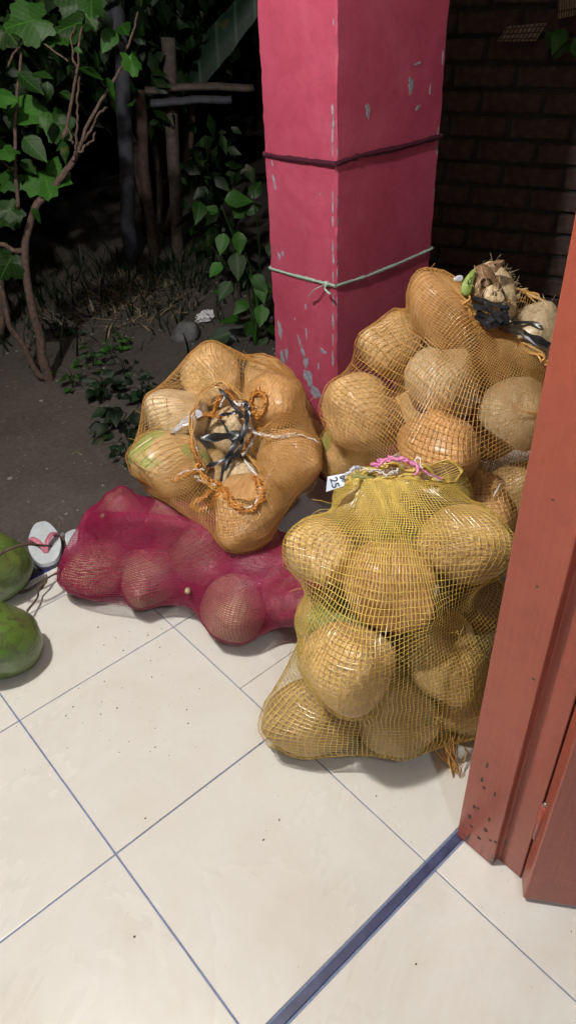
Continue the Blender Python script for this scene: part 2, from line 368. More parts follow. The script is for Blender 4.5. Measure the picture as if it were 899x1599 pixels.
# ------------------------------------------------------------------ pillar
PX0, PX1, PY0, PY1 = 1.09, 1.457, .540, .795
def make_pillar():
    t = empty('pillar', (PX0, PY0, 0), 'square pink painted pillar with chipped corners at the veranda edge', 'pillar')
    # shaft with uneven arrises
    r = np.random.RandomState(5); N = 140; zs = np.linspace(0, 2.72, N); V = []; F = []; prof = []
    b = .004
    for cx, cy, sx, sy in ((PX0, PY0, -1, -1), (PX1, PY0, 1, -1), (PX1, PY1, 1, 1), (PX0, PY1, -1, 1)): prof.append((cx, cy, sx, sy))
    n = 8
    for z in zs:
        for k, (cx, cy, sx, sy) in enumerate(prof):
            bb = max(.002, b*(1+.3*math.sin(z*23+k)+.35*r.randn()))
            p1 = (cx-sx*bb, cy); p2 = (cx, cy-sy*bb)
            for q in ((p2, p1) if k in (0, 2) else (p1, p2)):
                V.append((q[0]-PX0, q[1]-PY0, z))
    for i in range(N-1):
        for k in range(n): F.append((i*n+k, i*n+(k+1) % n, (i+1)*n+(k+1) % n, (i+1)*n+k))
    mk('shaft', V, F, M['pillar'], t, False)
    # bare plaster patches: irregular flakes lying on the faces, given by place (face, along, height, half width, half height, tilt)
    rr = random.Random(4)
    def px(face, x, y):
        d = ray(x, y)
        s = (PX0-CAM[0])/d[0] if face == 'l' else (PY0-CAM[1])/d[1]
        return CAM+d*s
    def patch(face, x, y, w, h, tilt=0., seed=0, name='bare_patch', mat='patch', spike=.35):
        c = px(face, x, y); k = dep(c)/FPX; q = random.Random(seed+77); m = 20; V = []
        ph = [q.uniform(0, 6.28) for _ in range(4)]
        for i in range(m):
            a = 2*math.pi*i/m; rad = 1+spike*(math.sin(2*a+ph[0])*.4+math.sin(3*a+ph[1])*.5+math.sin(5*a+ph[2])*.5)+q.uniform(-.15, .15)
            e, f = math.cos(a)*w*rad, math.sin(a)*h*rad
            e, f = e*math.cos(tilt)-f*math.sin(tilt), e*math.sin(tilt)+f*math.cos(tilt)
            e *= k*1.05; f *= k*.95
            if face == 'l': p = [0-.0005, min(max(c[1]-PY0-e, .004), PY1-PY0-.004), c[2]+f]
            else: p = [min(max(c[0]-PX0+e, .004), PX1-PX0-.004), 0-.0005, c[2]+f]
            V.append(p)
        nrm = np.array([1, 0, 0]) if face == 'l' else np.array([0, 1, 0])
        V2 = V+[list(np.array(v)+nrm*.0022) for v in V]
        F = [tuple(range(m)) if face == 'r' else tuple(range(m-1, -1, -1))]+[(i, (i+1) % m, m+(i+1) % m, m+i) for i in range(m)]
        mk(name, V2, F, M[mat], t, False)
    for a in (('l', 467, 532, 2.2, 10, .25), ('l', 473, 550, 3.5, 10, .25), ('l', 477, 565, 6, 9, .1), ('l', 481, 590, 10, 13, .5), ('l', 492, 612, 9, 12, .6),
              ('l', 447, 552, 4, 9, .1), ('l', 504, 548, 6, 4, 0), ('l', 508, 616, 4, 3, 0), ('l', 497, 572, 2, 5, 0), ('l', 478, 520, 2, 8, 0),
              ('l', 437, 515, 4, 14, .05), ('l', 441, 560, 5, 12, .1), ('l', 427, 280, 2.2, 8, .1), ('l', 436, 400, 3, 5, .3), ('l', 441, 396, 2.5, 4, -.3), ('l', 477, 479, 2, 4, 0),
              ('l', 430, 292, 2, 5, 0), ('l', 500, 303, 1, 1.5, 0), ('l', 460, 498, 1.5, 2, 0), ('l', 425, 255, 1.5, 5, 0),
              ('r', 641, 133, 6, 10, .1), ('r', 652, 99, 7, 1.8, .1), ('r', 574, 173, 5, 10, .1), ('r', 652, 168, 6, 3, .4), ('r', 671, 140, 1.5, 7, 0)):
        patch(*a, seed=int(a[1]*7+a[2]))
    for y, h in ((35, 5), (172, 10), (190, 12), (212, 16), (235, 9), (305, 7), (322, 12), (345, 9), (386, 10), (405, 8), (432, 8), (470, 9), (500, 14), (530, 10), (560, 12), (612, 10), (632, 14)):
        patch('l', 521-rr.uniform(.5, 2), y, rr.uniform(1, 2.2), h, 0, y, 'chipped_edge')
        if rr.random() < .55: patch('r', 525+rr.uniform(.5, 1.5), y+rr.uniform(-6, 6), rr.uniform(.8, 1.8), h*.8, 0, y+1, 'chipped_edge')
    for y, h in ((90, 10), (210, 8), (235, 7), (300, 6)):
        patch('r', 696-y*.06, y, 1.5, h, 0, y+5, 'chipped_edge')
    return t, px
pillar, face_px = make_pillar()

def pillar_tie(name, pts_l, pts_r, rad, mat, label, flat_, knot=False, lift=.004):
    a = [face_px('l', *q)+np.array([-lift, 0, 0]) for q in pts_l]; b = [face_px('r', *q)+np.array([0, -lift, 0]) for q in pts_r]
    a[-1] = (a[-1]+b[0])/2+np.array([-lift*.6, -lift*.6, 0]); b = b[1:]
    z0, z1 = a[0][2], b[-1][2]
    back = [np.array([PX1+lift, PY0-lift*.6, z1]), np.array([PX1+lift, PY1+lift, (z0+z1)/2]), np.array([PX0, PY1+lift, z0]), np.array([PX0-lift, PY1+lift*.5, z0])]
    P = a+b+back+[a[0]]
    Q = []
    for i in range(len(P)-1):
        for j in range(8): Q.append(P[i]+(P[i+1]-P[i])*j/8)
    Q.append(P[-1])
    t = empty(name, tuple(a[-1]), label, 'string' if knot else 'band')
    V = []; F = []; Q = np.array(Q); r = np.random.RandomState(9)
    for i, q in enumerate(Q):
        w = rad*(1+.15*r.randn())
        d = unit(Q[min(i+1, len(Q)-1)]-Q[max(i-1, 0)]); c = (np.array([PX0+PX1, PY0+PY1, 0])/2); o = q-c; o[2] = 0
        o = np.array([np.sign(o[0])*(abs(o[0])/(PX1-PX0) > abs(o[1])/(PY1-PY0)), np.sign(o[1])*(abs(o[0])/(PX1-PX0) <= abs(o[1])/(PY1-PY0)), 0.])
        u = unit(np.cross(o, d))
        for e, f in ((-1, 0), (0, flat_), (1, 0), (0, -flat_)): V.append(q+u*w*e+o*w*f)
    m = len(Q)
    for i in range(m-1):
        for k in range(4): F.append((i*4+k, i*4+(k+1) % 4, (i+1)*4+(k+1) % 4, (i+1)*4+k))
    par(mk('loop', V, F, M[mat], None, False), t)
    return t
pillar_tie('dark_band', [(415, 241), (440, 246), (480, 251), (523, 256)], [(523, 256), (560, 243), (620, 231), (688, 212)], .0062, 'band', 'dark maroon band tied round the upper part of the pink pillar', .45, False, .0035)
st = pillar_tie('string', [(425, 419), (455, 428), (490, 437), (523, 445)], [(523, 446), (570, 431), (620, 411), (672, 388)], .0042, 'raffia', 'thin grey green string knotted round the pink pillar', .5, True, .004)
kn = face_px('l', 513, 442)+np.array([-.008, 0, 0])
for q in ((489, 458), (523, 455)):
    e = face_px('l' if q[0] < 520 else 'r', *q)+np.array([-.022, -.006, 0])
    m_ = (kn+e)/2+np.array([-.012, 0, .004]); par(tube('string_end', spline([kn, m_, e], 14), [.0022]*5+[.0035]*8 if False else np.linspace(.002, .0036, len(spline([kn, m_, e], 14))), M['raffia'], None, 6, .4), st)
V, F = ICO2; par(mk('knot', V*np.array([.008, .009, .007])+kn, F, M['raffia']), st)

# ------------------------------------------------------------------ door frame and door leaf
def make_frame():
    t = empty('door_frame', (.478, -.395, 0), 'red brown painted door jamb with worn chipped foot beside the sacks', 'door frame')
    def prism(name, pts, z0, z1, bev, mat='wood_red'):
        n = len(pts); V = [(x-.478, y+.395, z0) for x, y in pts]+[(x-.478, y+.395, z1) for x, y in pts]
        F = [tuple(range(n-1, -1, -1)), tuple(range(n, 2*n))]+[(i, (i+1) % n, n+(i+1) % n, n+i) for i in range(n)]
        o = mk(name, V, F, M[mat], t, False); bevel(o, bev, 3); return o
    prism('jamb', [(.478, -.3945), (.478, -.4715), (.496, -.4715), (.496, -.5165), (.60, -.5165), (.60, -.3945)], .003, 2.1, .0025)
    prism('jamb', [(-1.30, -.3945), (-1.42, -.3945), (-1.42, -.5165), (-1.318, -.5165), (-1.318, -.4715), (-1.30, -.4715)], .003, 2.1, .0025)
    o = box('lintel', -1.42-.478, .60-.478, -.5165+.395, .0005, 2.1005, 2.16, M['wood_red'], t, .003)
    # knocks and chips in the paint
    r = random.Random(8)
    def chip(x, y, w, h, s):
        d = ray(x, y); c = CAM+d*((.478-CAM[0])/d[0]); k = dep(c)/FPX; q = random.Random(s); V = []; m = 12
        if c[1] < -.4705 or c[1] > -.3955: return
        for i in range(m):
            a = 6.2832*i/m; rad = q.uniform(.55, 1.25); V.append((-.0009, c[1]+.395-math.cos(a)*w*k*rad*.9, c[2]+math.sin(a)*h*k*rad*.8))
        V2 = V+[(.0012, b, e) for _, b, e in V]
        mk('paint_chip', V2, [tuple(range(m-1, -1, -1))]+[(i, (i+1) % m, m+(i+1) % m, m+i) for i in range(m)], M['chip'], t, False)
    for x, y, w, h in ((838, 916, 3, 4), (760, 1195, 2, 9), (752, 1217, 3, 7), (755, 1230, 3, 4), (740, 1260, 3, 5), (733, 1275, 3, 7), (746, 1262, 2, 4), (757, 1295, 4, 6), (747, 1308, 4, 4), (763, 1280, 2, 6), (735, 1290, 3, 4), (772, 1240, 1.5, 7), (862, 780, 3, 2), (832, 1060, 3, 3), (773, 1315, 3, 4), (765, 1312, 2, 3)):
        chip(x, y, w, h, int(x+y))
    return t
make_frame()
def make_door():
    # hinged on the inner corner of the jamb and swung inwards past square
    hx, hy = .4655, -.5415; dv = unit([.62, -.785, 0]); nv = np.array([-dv[1]*-1, dv[0]*-1, 0]); nv = np.array([dv[1], -dv[0], 0])
    t = empty('door', (hx, hy, 0), 'red brown painted door leaf swung open into the room', 'door')
    def pan(name, a0, a1, n0, n1, z0, z1, bev, mat='wood_red'):
        V = []
        for z in (z0, z1):
            for a, n in ((a0, n0), (a1, n0), (a1, n1), (a0, n1)):
                p = dv*a-nv*n; V.append((p[0], p[1], z))
        o = mk(name, V, BF, M[mat], t, False); bevel(o, bev, 3); return o
    th = .036
    pan('stile', 0, .10, 0, th, .012, 2.07, .004); pan('stile', .72, .82, 0, th, .012, 2.07, .004)
    for z0, z1 in ((.012, .20), (.95, 1.07), (1.93, 2.07)): pan('rail', .1005, .7195, 0.0006, th-.0006, z0, z1, .004)
    for z0, z1 in ((.2005, .9495), (1.0705, 1.9295)): pan('panel', .1005, .7195, .012, th-.012, z0, z1, .002)
    for z in (.20, .98, 1.80):
        tube('hinge', [(.022, .018, z-.045), (.022, .018, z-.044), (.022, .018, z+.044), (.022, .018, z+.045)], [.004, .0065, .0065, .004], M['wood_red'], t, 10)
        tube('hinge_pin', [(.022, .018, z+.046), (.022, .018, z+.05), (.022, .018, z+.053)], [.0045, .0045, .002], M['metal'], t, 8)
make_door()

# ------------------------------------------------------------------ COCONUTS
class Nut:
    def __init__(s, c, R, axis, seed, mat, tip=.16, facets=3, el=1.1):
        s.c = np.array(c, float); s.R = R; s.mat = mat; s.seed = seed; r = np.random.RandomState(seed)
        d, a, b = frame_of(axis); th = r.uniform(0, 6.28); a, b = a*math.cos(th)+b*math.sin(th), b*math.cos(th)-a*math.sin(th)
        s.B = np.stack([a, b, d], 1)                             # local -> world
        s.tip = tip; s.el = el; s.ph = r.uniform(0, 6.28, 4)
        n = r.randn(facets, 3); n /= np.linalg.norm(n, axis=1)[:, None]; n[:, 2] *= .6; n /= np.linalg.norm(n, axis=1)[:, None]
        s.fn = n; s.fk = r.uniform(.74, .95, facets); s.el = el*r.uniform(.98, 1.12)
    def rad(s, d):                                               # d: unit, local
        x, y, z = d[..., 0], d[..., 1], d[..., 2]
        r = 1/np.sqrt((x*x+y*y)/.93**2+z*z/s.el**2)
        ph = np.arctan2(y, x); sn = np.sqrt(np.clip(1-z*z, 0, 1))
        r = r*(1+.045*np.cos(3*ph+s.ph[0])*sn+.03*np.sin(2*ph+3*z+s.ph[1])*sn+.022*np.sin(5*z+s.ph[2])+.012*np.sin(7*ph+4*z+s.ph[3])*sn)
        for n, k in zip(s.fn, s.fk):
            q = d@n; lim = np.where(q > .3, k/np.maximum(q, .3), 9); e = .05
            r = -e*np.logaddexp(-r/e, -lim/e)
        r = r+s.tip*np.exp(-(1-z)/.045)
        return r*s.R
    def push(s, P, eps):
        v = (P-s.c); L = np.linalg.norm(v, axis=-1); near = L < s.R*1.5
        if not near.any(): return P
        q = v[near]; l = L[near][:, None]+1e-9; rr = s.rad((q/l)@s.B)[:, None]+eps
        P[near] = np.where(l < rr, s.c+q/l*rr, P[near]); return P
    def build(s, name, label, cat, group, hi=True):
        V, F = ICO4 if hi else ICO3; r = s.rad(V)[:, None]; V = V*r
        q = np.random.RandomState(s.seed+5); n = np.zeros(len(V))
        ang = np.arctan2(V[:, 1], V[:, 0])
        for k in range(26):                                      # fibre ridges along the nut
            f = q.randint(18, 70); n += np.sin(f*ang+q.uniform(0, 6.28)+3*np.sin(q.uniform(20, 60)*V[:, 2]+q.uniform(0, 6)))*q.rand()
        n *= .00022*np.sqrt(np.clip(1-(V[:, 2]/(s.R*1.12))**2, 0, 1))
        V = V*(1+(n/s.R)[:, None])
        o = mk(name, V, F, M[s.mat])
        o.matrix_world = Matrix(((*s.B[0], s.c[0]), (*s.B[1], s.c[1]), (*s.B[2], s.c[2]), (0, 0, 0, 1)))
        return tag(o, label, cat, group)

# px, py = where the nut shows, third = distance along the view or ('z', height of its centre), R, stalk-end direction (right, up, towards), material, label
NUTS = {
 'front': [
  (719, 850, 1.32, .077, (.8, .1, .4), 'husk', 'tan coconut bulging at the upper right of the yellow net sack'),
  (514, 862, 1.36, .066, (-.6, .3, .5), 'husk', 'tan coconut pushing out the upper left side of the yellow net sack'),
  (606, 914, 1.315, .084, (.5, -.4, .5), 'husk_orange', 'orange brown coconut in the middle of the yellow net sack below a greenish one'),
  (640, 858, 1.40, .07, (.1, .3, .9), 'husk_green', 'pale green skinned coconut high in the yellow net sack between two brown ones'),
  (546, 1035, 1.30, .091, (.1, .35, .9), 'husk', 'biggest round tan coconut in the lower middle of the yellow net sack'),
  (692, 1012, 1.42, .080, (.25, -.85, .35), 'husk', 'tan coconut with a white pointed tip, right of the biggest in the yellow sack'),
  (500, 1114, ('z', .083), .088, (-.8, -.2, .4), 'husk', 'tan coconut at the bottom left corner of the yellow net sack'),
  (612, 1120, ('z', .084), .086, (-.2, .5, .6), 'husk_green', 'tan coconut with a green streak at the bottom middle of the yellow net sack'),
  (722, 1090, ('z', .088), .082, (.6, .2, .5), 'husk', 'tan coconut at the bottom right of the yellow net sack by the door jamb'),
  (582, 815, 1.40, .068, (-.3, .6, .4), 'husk_green', 'coconut filling the top left of the yellow net sack under the number tag'),
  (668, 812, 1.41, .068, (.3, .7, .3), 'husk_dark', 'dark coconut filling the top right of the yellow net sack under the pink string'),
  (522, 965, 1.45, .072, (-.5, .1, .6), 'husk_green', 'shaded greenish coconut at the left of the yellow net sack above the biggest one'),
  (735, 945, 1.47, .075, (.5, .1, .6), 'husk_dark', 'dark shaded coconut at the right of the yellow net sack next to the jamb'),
 ],
 'back': [
  (690, 497, 1.55, .076, (-.5, .6, .4), 'husk_orange', 'orange brown coconut at the top left shoulder of the tall orange net sack'),
  (628, 543, 1.63, .082, (-.7, .1, .5), 'husk', 'tan coconut bulging on the upper left side of the tall orange net sack'),
  (682, 606, 1.575, .088, (-.3, .3, .8), 'husk_pale', 'pale tan coconut in the centre of the tall orange net sack'),
  (687, 690, 1.57, .090, (.2, -.3, .9), 'husk_orange', 'shiny orange brown coconut low in the middle of the tall orange net sack'),
  (800, 655, 1.60, .086, (.1, .75, .6), 'husk_pale', 'pale half trimmed coconut with sharp cut rim in the tall orange sack'),
  (563, 650, 1.73, .094, (-.6, .2, .5), 'husk', 'tan coconut bulging low on the left side of the tall orange net sack'),
  (805, 775, 1.66, .085, (.5, .2, .5), 'husk', 'tan coconut low in the tall orange sack in the corner by the jamb'),
  (728, 778, 1.60, .090, (.4, -.3, .7), 'husk_orange', 'orange brown coconut low at the right of the tall orange net sack'),
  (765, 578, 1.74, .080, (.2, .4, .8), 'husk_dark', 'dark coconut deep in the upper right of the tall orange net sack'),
  (868, 590, 1.68, .080, (.7, .2, .3), 'husk', 'tan coconut at the right edge of the tall orange net sack behind the jamb'),
  (540, 705, 1.83, .085, (-.6, -.1, .5), 'husk_green', 'greenish tan coconut at the lower left foot of the tall orange net sack'),
  (762, 470, 1.55, .058, (-.1, .95, .2), 'husk_pale', 'trimmed coconut under the frayed husk tuft in the neck of the tall sack'),
  (828, 528, 1.58, .066, (.35, .75, .4), 'husk_pale', 'bare pale coconut wedged in the mouth of the tall orange sack beside the jamb'),
 ],
 'open': [
  (280, 650, 1.94, .086, (-.5, .3, .7), 'husk_pale', 'pale coconut at the left of the open mouthed sack ring'),
  (345, 598, 2.00, .088, (.1, -.6, .7), 'husk', 'tan coconut with a dark eye at the top of the open mouthed sack ring'),
  (398, 603, 2.03, .083, (.3, .6, .4), 'husk', 'tan coconut at the upper right of the open mouthed sack ring'),
  (428, 636, 1.84, .085, (.3, -.3, .8), 'husk_orange', 'shiny orange brown coconut at the right of the open mouthed sack ring'),
  (452, 712, 1.84, .086, (.5, -.2, .6), 'husk_orange', 'shaded brown coconut low on the right side of the open mouthed sack'),
  (268, 735, 1.86, .090, (-.8, -.2, .5), 'husk_green', 'yellowish coconut at the lower left of the open mouthed sack ring'),
  (380, 812, 1.75, .090, (-.3, -.6, .6), 'husk_orange', 'orange brown coconut at the bottom of the open mouthed sack above the red sack'),
  (362, 668, 1.99, .080, (.1, .1, 1.), 'husk_pale', 'pale bare coconut with green skin seen inside the mouth of the open sack'),
  (390, 752, 1.84, .062, (.2, .2, .9), 'husk_pale', 'fuzzy bare coconut showing through the lower part of the open sack mouth'),
  (466, 690, 2.0, .070, (.7, .2, .3), 'husk', 'tan coconut at the far right side of the open mouthed sack by the pillar'),
  (330, 745, 1.93, .082, (-.2, -.5, .7), 'husk', 'tan coconut between the loose net loops at the bottom left of the open mouth'),
 ],
 'red': [
  (155, 886, ('z', .080), .076, (-.7, -.3, .5), 'husk_pale', 'coconut in the far left end of the red net sack beside the pointed corner'),
  (196, 815, ('z', .125), .080, (-.3, .7, .4), 'husk_pale', 'coconut at the top left of the red net sack below a small dry stub'),
  (252, 900, ('z', .082), .082, (-.1, -.4, .8), 'husk_pale', 'coconut low in the left half of the red net sack touching the tiles'),
  (318, 872, ('z', .140), .080, (.2, .4, .8), 'husk_pale', 'pale coconut showing through the top middle of the red net sack'),
  (372, 938, ('z', .088), .084, (.1, -.1, .9), 'husk_pale', 'large round coconut at the front of the red net sack near the yellow sack'),
  (452, 930, ('z', .100), .088, (.6, .1, .6), 'husk_pale', 'coconut in the right end of the red net sack against the yellow sack'),
  (268, 815, ('z', .145), .082, (-.2, .7, .4), 'husk_pale', 'coconut in the back of the red net sack under the open mouthed sack'),
  (400, 865, ('z', .125), .078, (.3, .6, .5), 'husk_pale', 'coconut at the back right of the red net sack shaded by the open sack'),
 ]}
SACKTXT = {'front': 'the yellow net sack', 'back': 'the tall orange net sack', 'open': 'the open mouthed net sack', 'red': 'the red net sack'}
WALLY = -.40
def layout():
    L = {}; allv = []
    for k, rows in NUTS.items():
        L[k] = []
        for i, (x, y, d, R, ax, m, lab) in enumerate(rows):
            c = atz(x, y, d[1]) if isinstance(d, tuple) else at(x, y, d)
            e = [np.array(c), R, ax, m, lab, k, False]; L[k].append(e); allv.append(e)
    rg = np.random.RandomState(12)
    spec = {'front': ((.64, -.06), .10, .085, .42, 6), 'back': ((1.08, .10), .12, .085, .58, 9), 'open': ((.80, .60), .12, .085, .24, 5), 'red': ((.60, .42), .2, .08, .10, 3)}
    for k, ((cx, cy), rr, z0, z1, n) in spec.items():
        got = 0
        for _ in range(4000):
            a = rg.uniform(0, 6.28); r = rr*math.sqrt(rg.rand()); c = np.array([cx+r*math.cos(a), cy+r*math.sin(a), rg.uniform(z0, z1)])
            if any(np.linalg.norm(c-e[0]) < .86*(.08+e[1]) for e in allv): continue
            dc = dep(c); ok = False
            for e in allv:
                if e[6]: continue
                q = CAM+(c-CAM)*(dep(e[0])/dc)
                if dep(e[0]) < dc-.05 and np.linalg.norm(q-e[0]) < .75*e[1]: ok = True
            if not ok: continue
            e = [c, .08, tuple(rg.randn(3)), 'husk', None, k, True]; L[k].append(e); allv.append(e); got += 1
            if got >= n: break
    for it in range(120):                                        # let them settle apart
        for i in range(len(allv)):
            for j in range(i):
                a, b = allv[i], allv[j]; v = a[0]-b[0]; d = np.linalg.norm(v); m = .93*(a[1]+b[1])
                if d < m:
                    s = v/(d+1e-9)*(m-d)*.25
                    for e, q in ((a, s), (b, -s)):
                        w = ray_dir(e[0]); al = q@w
                        e[0] = e[0]+(w*al+(q-w*al)*(1. if e[6] else .3))
        for e in allv:
            e[0][2] = max(e[0][2], e[1]*.97+.004); e[0][1] = max(e[0][1], WALLY+e[1]*1.02+.006)
            if e[5] == 'back':
                pass
            # keep off the pillar
            dx = max(PX0-e[0][0], e[0][0]-PX1, 0); dy = max(PY0-e[0][1], e[0][1]-PY1, 0); d = math.hypot(dx, dy)
            if d < e[1]+.012:
                if e[0][1] < PY0: e[0][1] -= .3*(e[1]+.012-d)
                else: e[0][0] -= .3*(e[1]+.012-d)
    return L
def ray_dir(c): return unit(c-CAM)
LAY = layout()
NUT = {}
for k, L in LAY.items():
    NUT[k] = []
    for i, (c, R, ax, m, lab, _, hid) in enumerate(L):
        axw = img(*ax) if not hid else unit(ax)
        tipv = .32 if lab and 'pointed tip' in lab else .16
        fac = (2 if lab and 'bare' in lab else 6) if not hid else 2
        nt = Nut(c, R, axw, 100+i*7+len(k)*131, m, tipv, fac)
        if lab and 'sharp cut rim' in lab: nt.fn = np.array([[.1, .2, -1.]]); nt.fn /= np.linalg.norm(nt.fn); nt.fk = np.array([.28]); nt.tip = .04
        NUT[k].append(nt)
        nt.build('coconut', lab or 'brown coconut buried deep in '+SACKTXT[k], 'coconut', 'coconuts inside '+SACKTXT[k] if not hid else 'coconuts buried inside '+SACKTXT[k], not hid)

# ------------------------------------------------------------------ NET SACKS
def resample(P, nv, nu):
    a, b = P.shape[:2]
    i = np.linspace(0, a-1, nv); i0 = np.clip(i.astype(int), 0, a-2); f = (i-i0)[:, None, None]; P = P[i0]*(1-f)+P[i0+1]*f
    j = np.arange(nu)*b/nu; j0 = j.astype(int); g = (j-j0)[None, :, None]; return P[:, j0]*(1-g)+P[:, (j0+1) % b]*g
def shrink(P, nuts, eps, iters, floor_z=.004, extra=None, tens=(1., 1.), wall=True, seam=None):
    P = P.copy()
    for it in range(iters):
        up = np.roll(P, 1, 1); dn = np.roll(P, -1, 1); Q = P.copy()
        a, b = tens
        Q[1:-1] = (a*(up[1:-1]+dn[1:-1])+b*(P[2:]+P[:-2]))/(2*(a+b))
        sh = Q.shape; q = Q[1:-1].reshape(-1, 3)
        for n in nuts: q = n.push(q, eps)
        q[:, 2] = np.maximum(q[:, 2], floor_z)
        if wall: q[:, 1] = np.maximum(q[:, 1], WALLY+.006)
        inp = (q[:, 0] > PX0-.006) & (q[:, 0] < PX1) & (q[:, 1] > PY0-.006) & (q[:, 1] < PY1)
        if inp.any():
            w = q[inp]; left = (w[:, 0]-PX0) < (w[:, 1]-PY0); w[left, 0] = PX0-.006; w[~left, 1] = PY0-.006; q[inp] = w
        Q[1:-1] = q.reshape(sh[0]-2, sh[1], 3); P = Q
    return P
def clampP(P, wall):
    P[..., 2] = np.maximum(P[..., 2], .004)
    if wall: P[..., 1] = np.maximum(P[..., 1], WALLY+.006)
    q = P.reshape(-1, 3); inp = (q[:, 0] > PX0-.006) & (q[:, 0] < PX1) & (q[:, 1] > PY0-.006) & (q[:, 1] < PY1)
    if inp.any():
        w = q[inp]; left = (w[:, 0]-PX0) < (w[:, 1]-PY0); w[left, 0] = PX0-.006; w[~left, 1] = PY0-.006; q[inp] = w
def normals(P):
    tu = np.roll(P, -1, 1)-np.roll(P, 1, 1); tv = np.gradient(P, axis=0); n = np.cross(tu, tv); return n/(np.linalg.norm(n, axis=-1, keepdims=True)+1e-9), tu, tv
def jitter(P, N, amp, seed, out=.001):
    r = np.random.RandomState(seed); nv, nu = P.shape[:2]; _, tu, tv = normals(P)
    tu = tu/(np.linalg.norm(tu, axis=-1, keepdims=True)+1e-9); tv = tv/(np.linalg.norm(tv, axis=-1, keepdims=True)+1e-9)
    def fld():
        f = np.zeros((nv, nu)); V, U = np.meshgrid(np.linspace(0, 1, nv), np.arange(nu)/nu, indexing='ij')
        for k in range(14): f += np.sin(2*math.pi*(r.uniform(1, 14)*V+r.randint(0, 14)*U+r.rand()))*r.rand()
        return (f/3)[..., None]
    k = np.minimum(1, np.minimum(np.arange(nv), np.arange(nv)[::-1])/4.)[:, None, None]
    fine = r.randn(nv, nu, 3)*amp*.12
    return P+k*(amp*(fld()*tu+fld()*tv)+fine+N*out*np.abs(fld()))
def strands(P, N, w, h, mode=4):
    """two families of tapes: along v and along u; lens-shaped cross section"""
    nv, nu = P.shape[:2]; VV = []; QQ = []; off = 0
    _, tu, tv = normals(P)
    tu = tu/(np.linalg.norm(tu, axis=-1, keepdims=True)+1e-9); tv = tv/(np.linalg.norm(tv, axis=-1, keepdims=True)+1e-9)
    prof = [(-1, 0), (0, 1), (1, 0), (0, -1)] if mode == 4 else [(-1, 0), (0, 1), (1, 0)]
    m = len(prof)
    for fam in (0, 1):
        s = tu if fam == 0 else tv; b = .0006 if fam == 0 else 0.
        ww = w[fam]
        V = np.stack([P+s*ww*a+N*(h*c+b) for a, c in prof], 2)   # nv,nu,m,3
        idx = off+np.arange(nv*nu*m).reshape(nv, nu, m)
        for k in range(m):
            k2 = (k+1) % m
            if fam == 0: a0, a1 = idx[:-1], idx[1:]
            else: a0, a1 = idx, np.roll(idx, -1, 1)
            QQ.append(np.stack([a0[..., k], a0[..., k2], a1[..., k2], a1[..., k]], -1).reshape(-1, 4))
        VV.append(V.reshape(-1, 3)); off += nv*nu*m
    return np.concatenate(VV), np.concatenate(QQ)
def ring(c, ax, r1, r2, nu, side=None):
    d, s, b = frame_of(ax)
    if side is not None: s = unit(side-d*(side@d)); b = np.cross(d, s)
    a = np.arange(nu)*2*math.pi/nu; return c+np.outer(np.cos(a)*r1, s)+np.outer(np.sin(a)*r2, b)
def make_net(nuts, path, radii, end0, end1, nv, nu, eps, w, h, seed, over=0., tens=(1., 1.), mode=4, others=(), it=(0, 0, 24), side=None, amp=.0026, wall=True, out=.0016):
    n0 = 72; m0 = 64
    path = np.array(path, float)
    if over:
        a_ = unit(path[-1]-path[-3]); k = over*(max((q.c-path[-1])@a_+q.R*1.1 for q in nuts)+.015)
        if k > 0: path = np.insert(path, len(path)-1, path[-1]+a_*k, 0); path[-1] = path[-2]-a_*.004; radii = list(radii); radii.insert(-1, .16)
    t = np.linspace(0, 1, m0); seg = np.r_[0, np.cumsum(np.linalg.norm(np.diff(path, axis=0), axis=1)+np.abs(np.diff(radii))*.8)]; tp = seg/seg[-1]
    C = np.stack([np.interp(t, tp, path[:, k]) for k in range(3)], 1); Rr = np.interp(t, tp, radii)
    D = np.zeros((m0, n0, 3))
    for i in range(m0):
        ax = C[min(i+1, m0-1)]-C[max(i-1, 0)]
        if i and np.linalg.norm(ax) < 1e-3: ax = last
        if np.linalg.norm(ax) < 1e-3: ax = path[2]-path[0]
        if i > 0 and ax@last < 0: ax = last
        last = unit(ax); D[i] = ring(np.zeros(3), last, 1, 1, n0, side)
    rho = np.tile(Rr[:, None], (1, n0)); obs = np.full((m0, n0), -1.)
    for q in nuts:                                               # where each outward ray last leaves a coconut
        for r_ in np.linspace(.0, .5, 90):
            X = C[:, None]+D*r_-q.c; L = np.linalg.norm(X, axis=-1); m = L < q.R*1.4
            if not m.any(): continue
            x = X[m]; l = L[m]+1e-9; ins = l < q.rad((x/l[:, None])@q.B)+eps
            z = obs[m]; z[ins] = np.maximum(z[ins], r_); obs[m] = z
    obs[0] = obs[-1] = -1
    rho = np.maximum(obs, .02)
    P = C[:, None]+D*rho[..., None]; P[0] = end0(n0); P[-1] = end1(n0)
    a, b = tens
    for k in range(260):
        Q = P.copy(); Q[1:-1] = (a*(np.roll(P, 1, 1)[1:-1]+np.roll(P, -1, 1)[1:-1])+b*(P[2:]+P[:-2]))/(2*(a+b))
        rho = np.maximum(obs, ((Q-C[:, None])*D).sum(-1)); P = C[:, None]+D*rho[..., None]
        clampP(P, wall); P[0] = end0(n0); P[-1] = end1(n0)
    P = resample(P, nv, nu); P[0] = end0(nu); P[-1] = end1(nu)
    P = shrink(P, list(nuts), eps, it[2], tens=tens, wall=wall)
    N, _, _ = normals(P)
    c = P.mean(axis=(0, 1)); sgn = np.sign(((P-c)*N).sum()); N *= sgn
    P = jitter(P, N, amp, seed, out)
    P[..., 2] = np.maximum(P[..., 2], .003)
    V, Q = strands(P, N, w, h, mode)
    return P, N, V, Q
HOR = unit([RT[0], RT[1], 0])
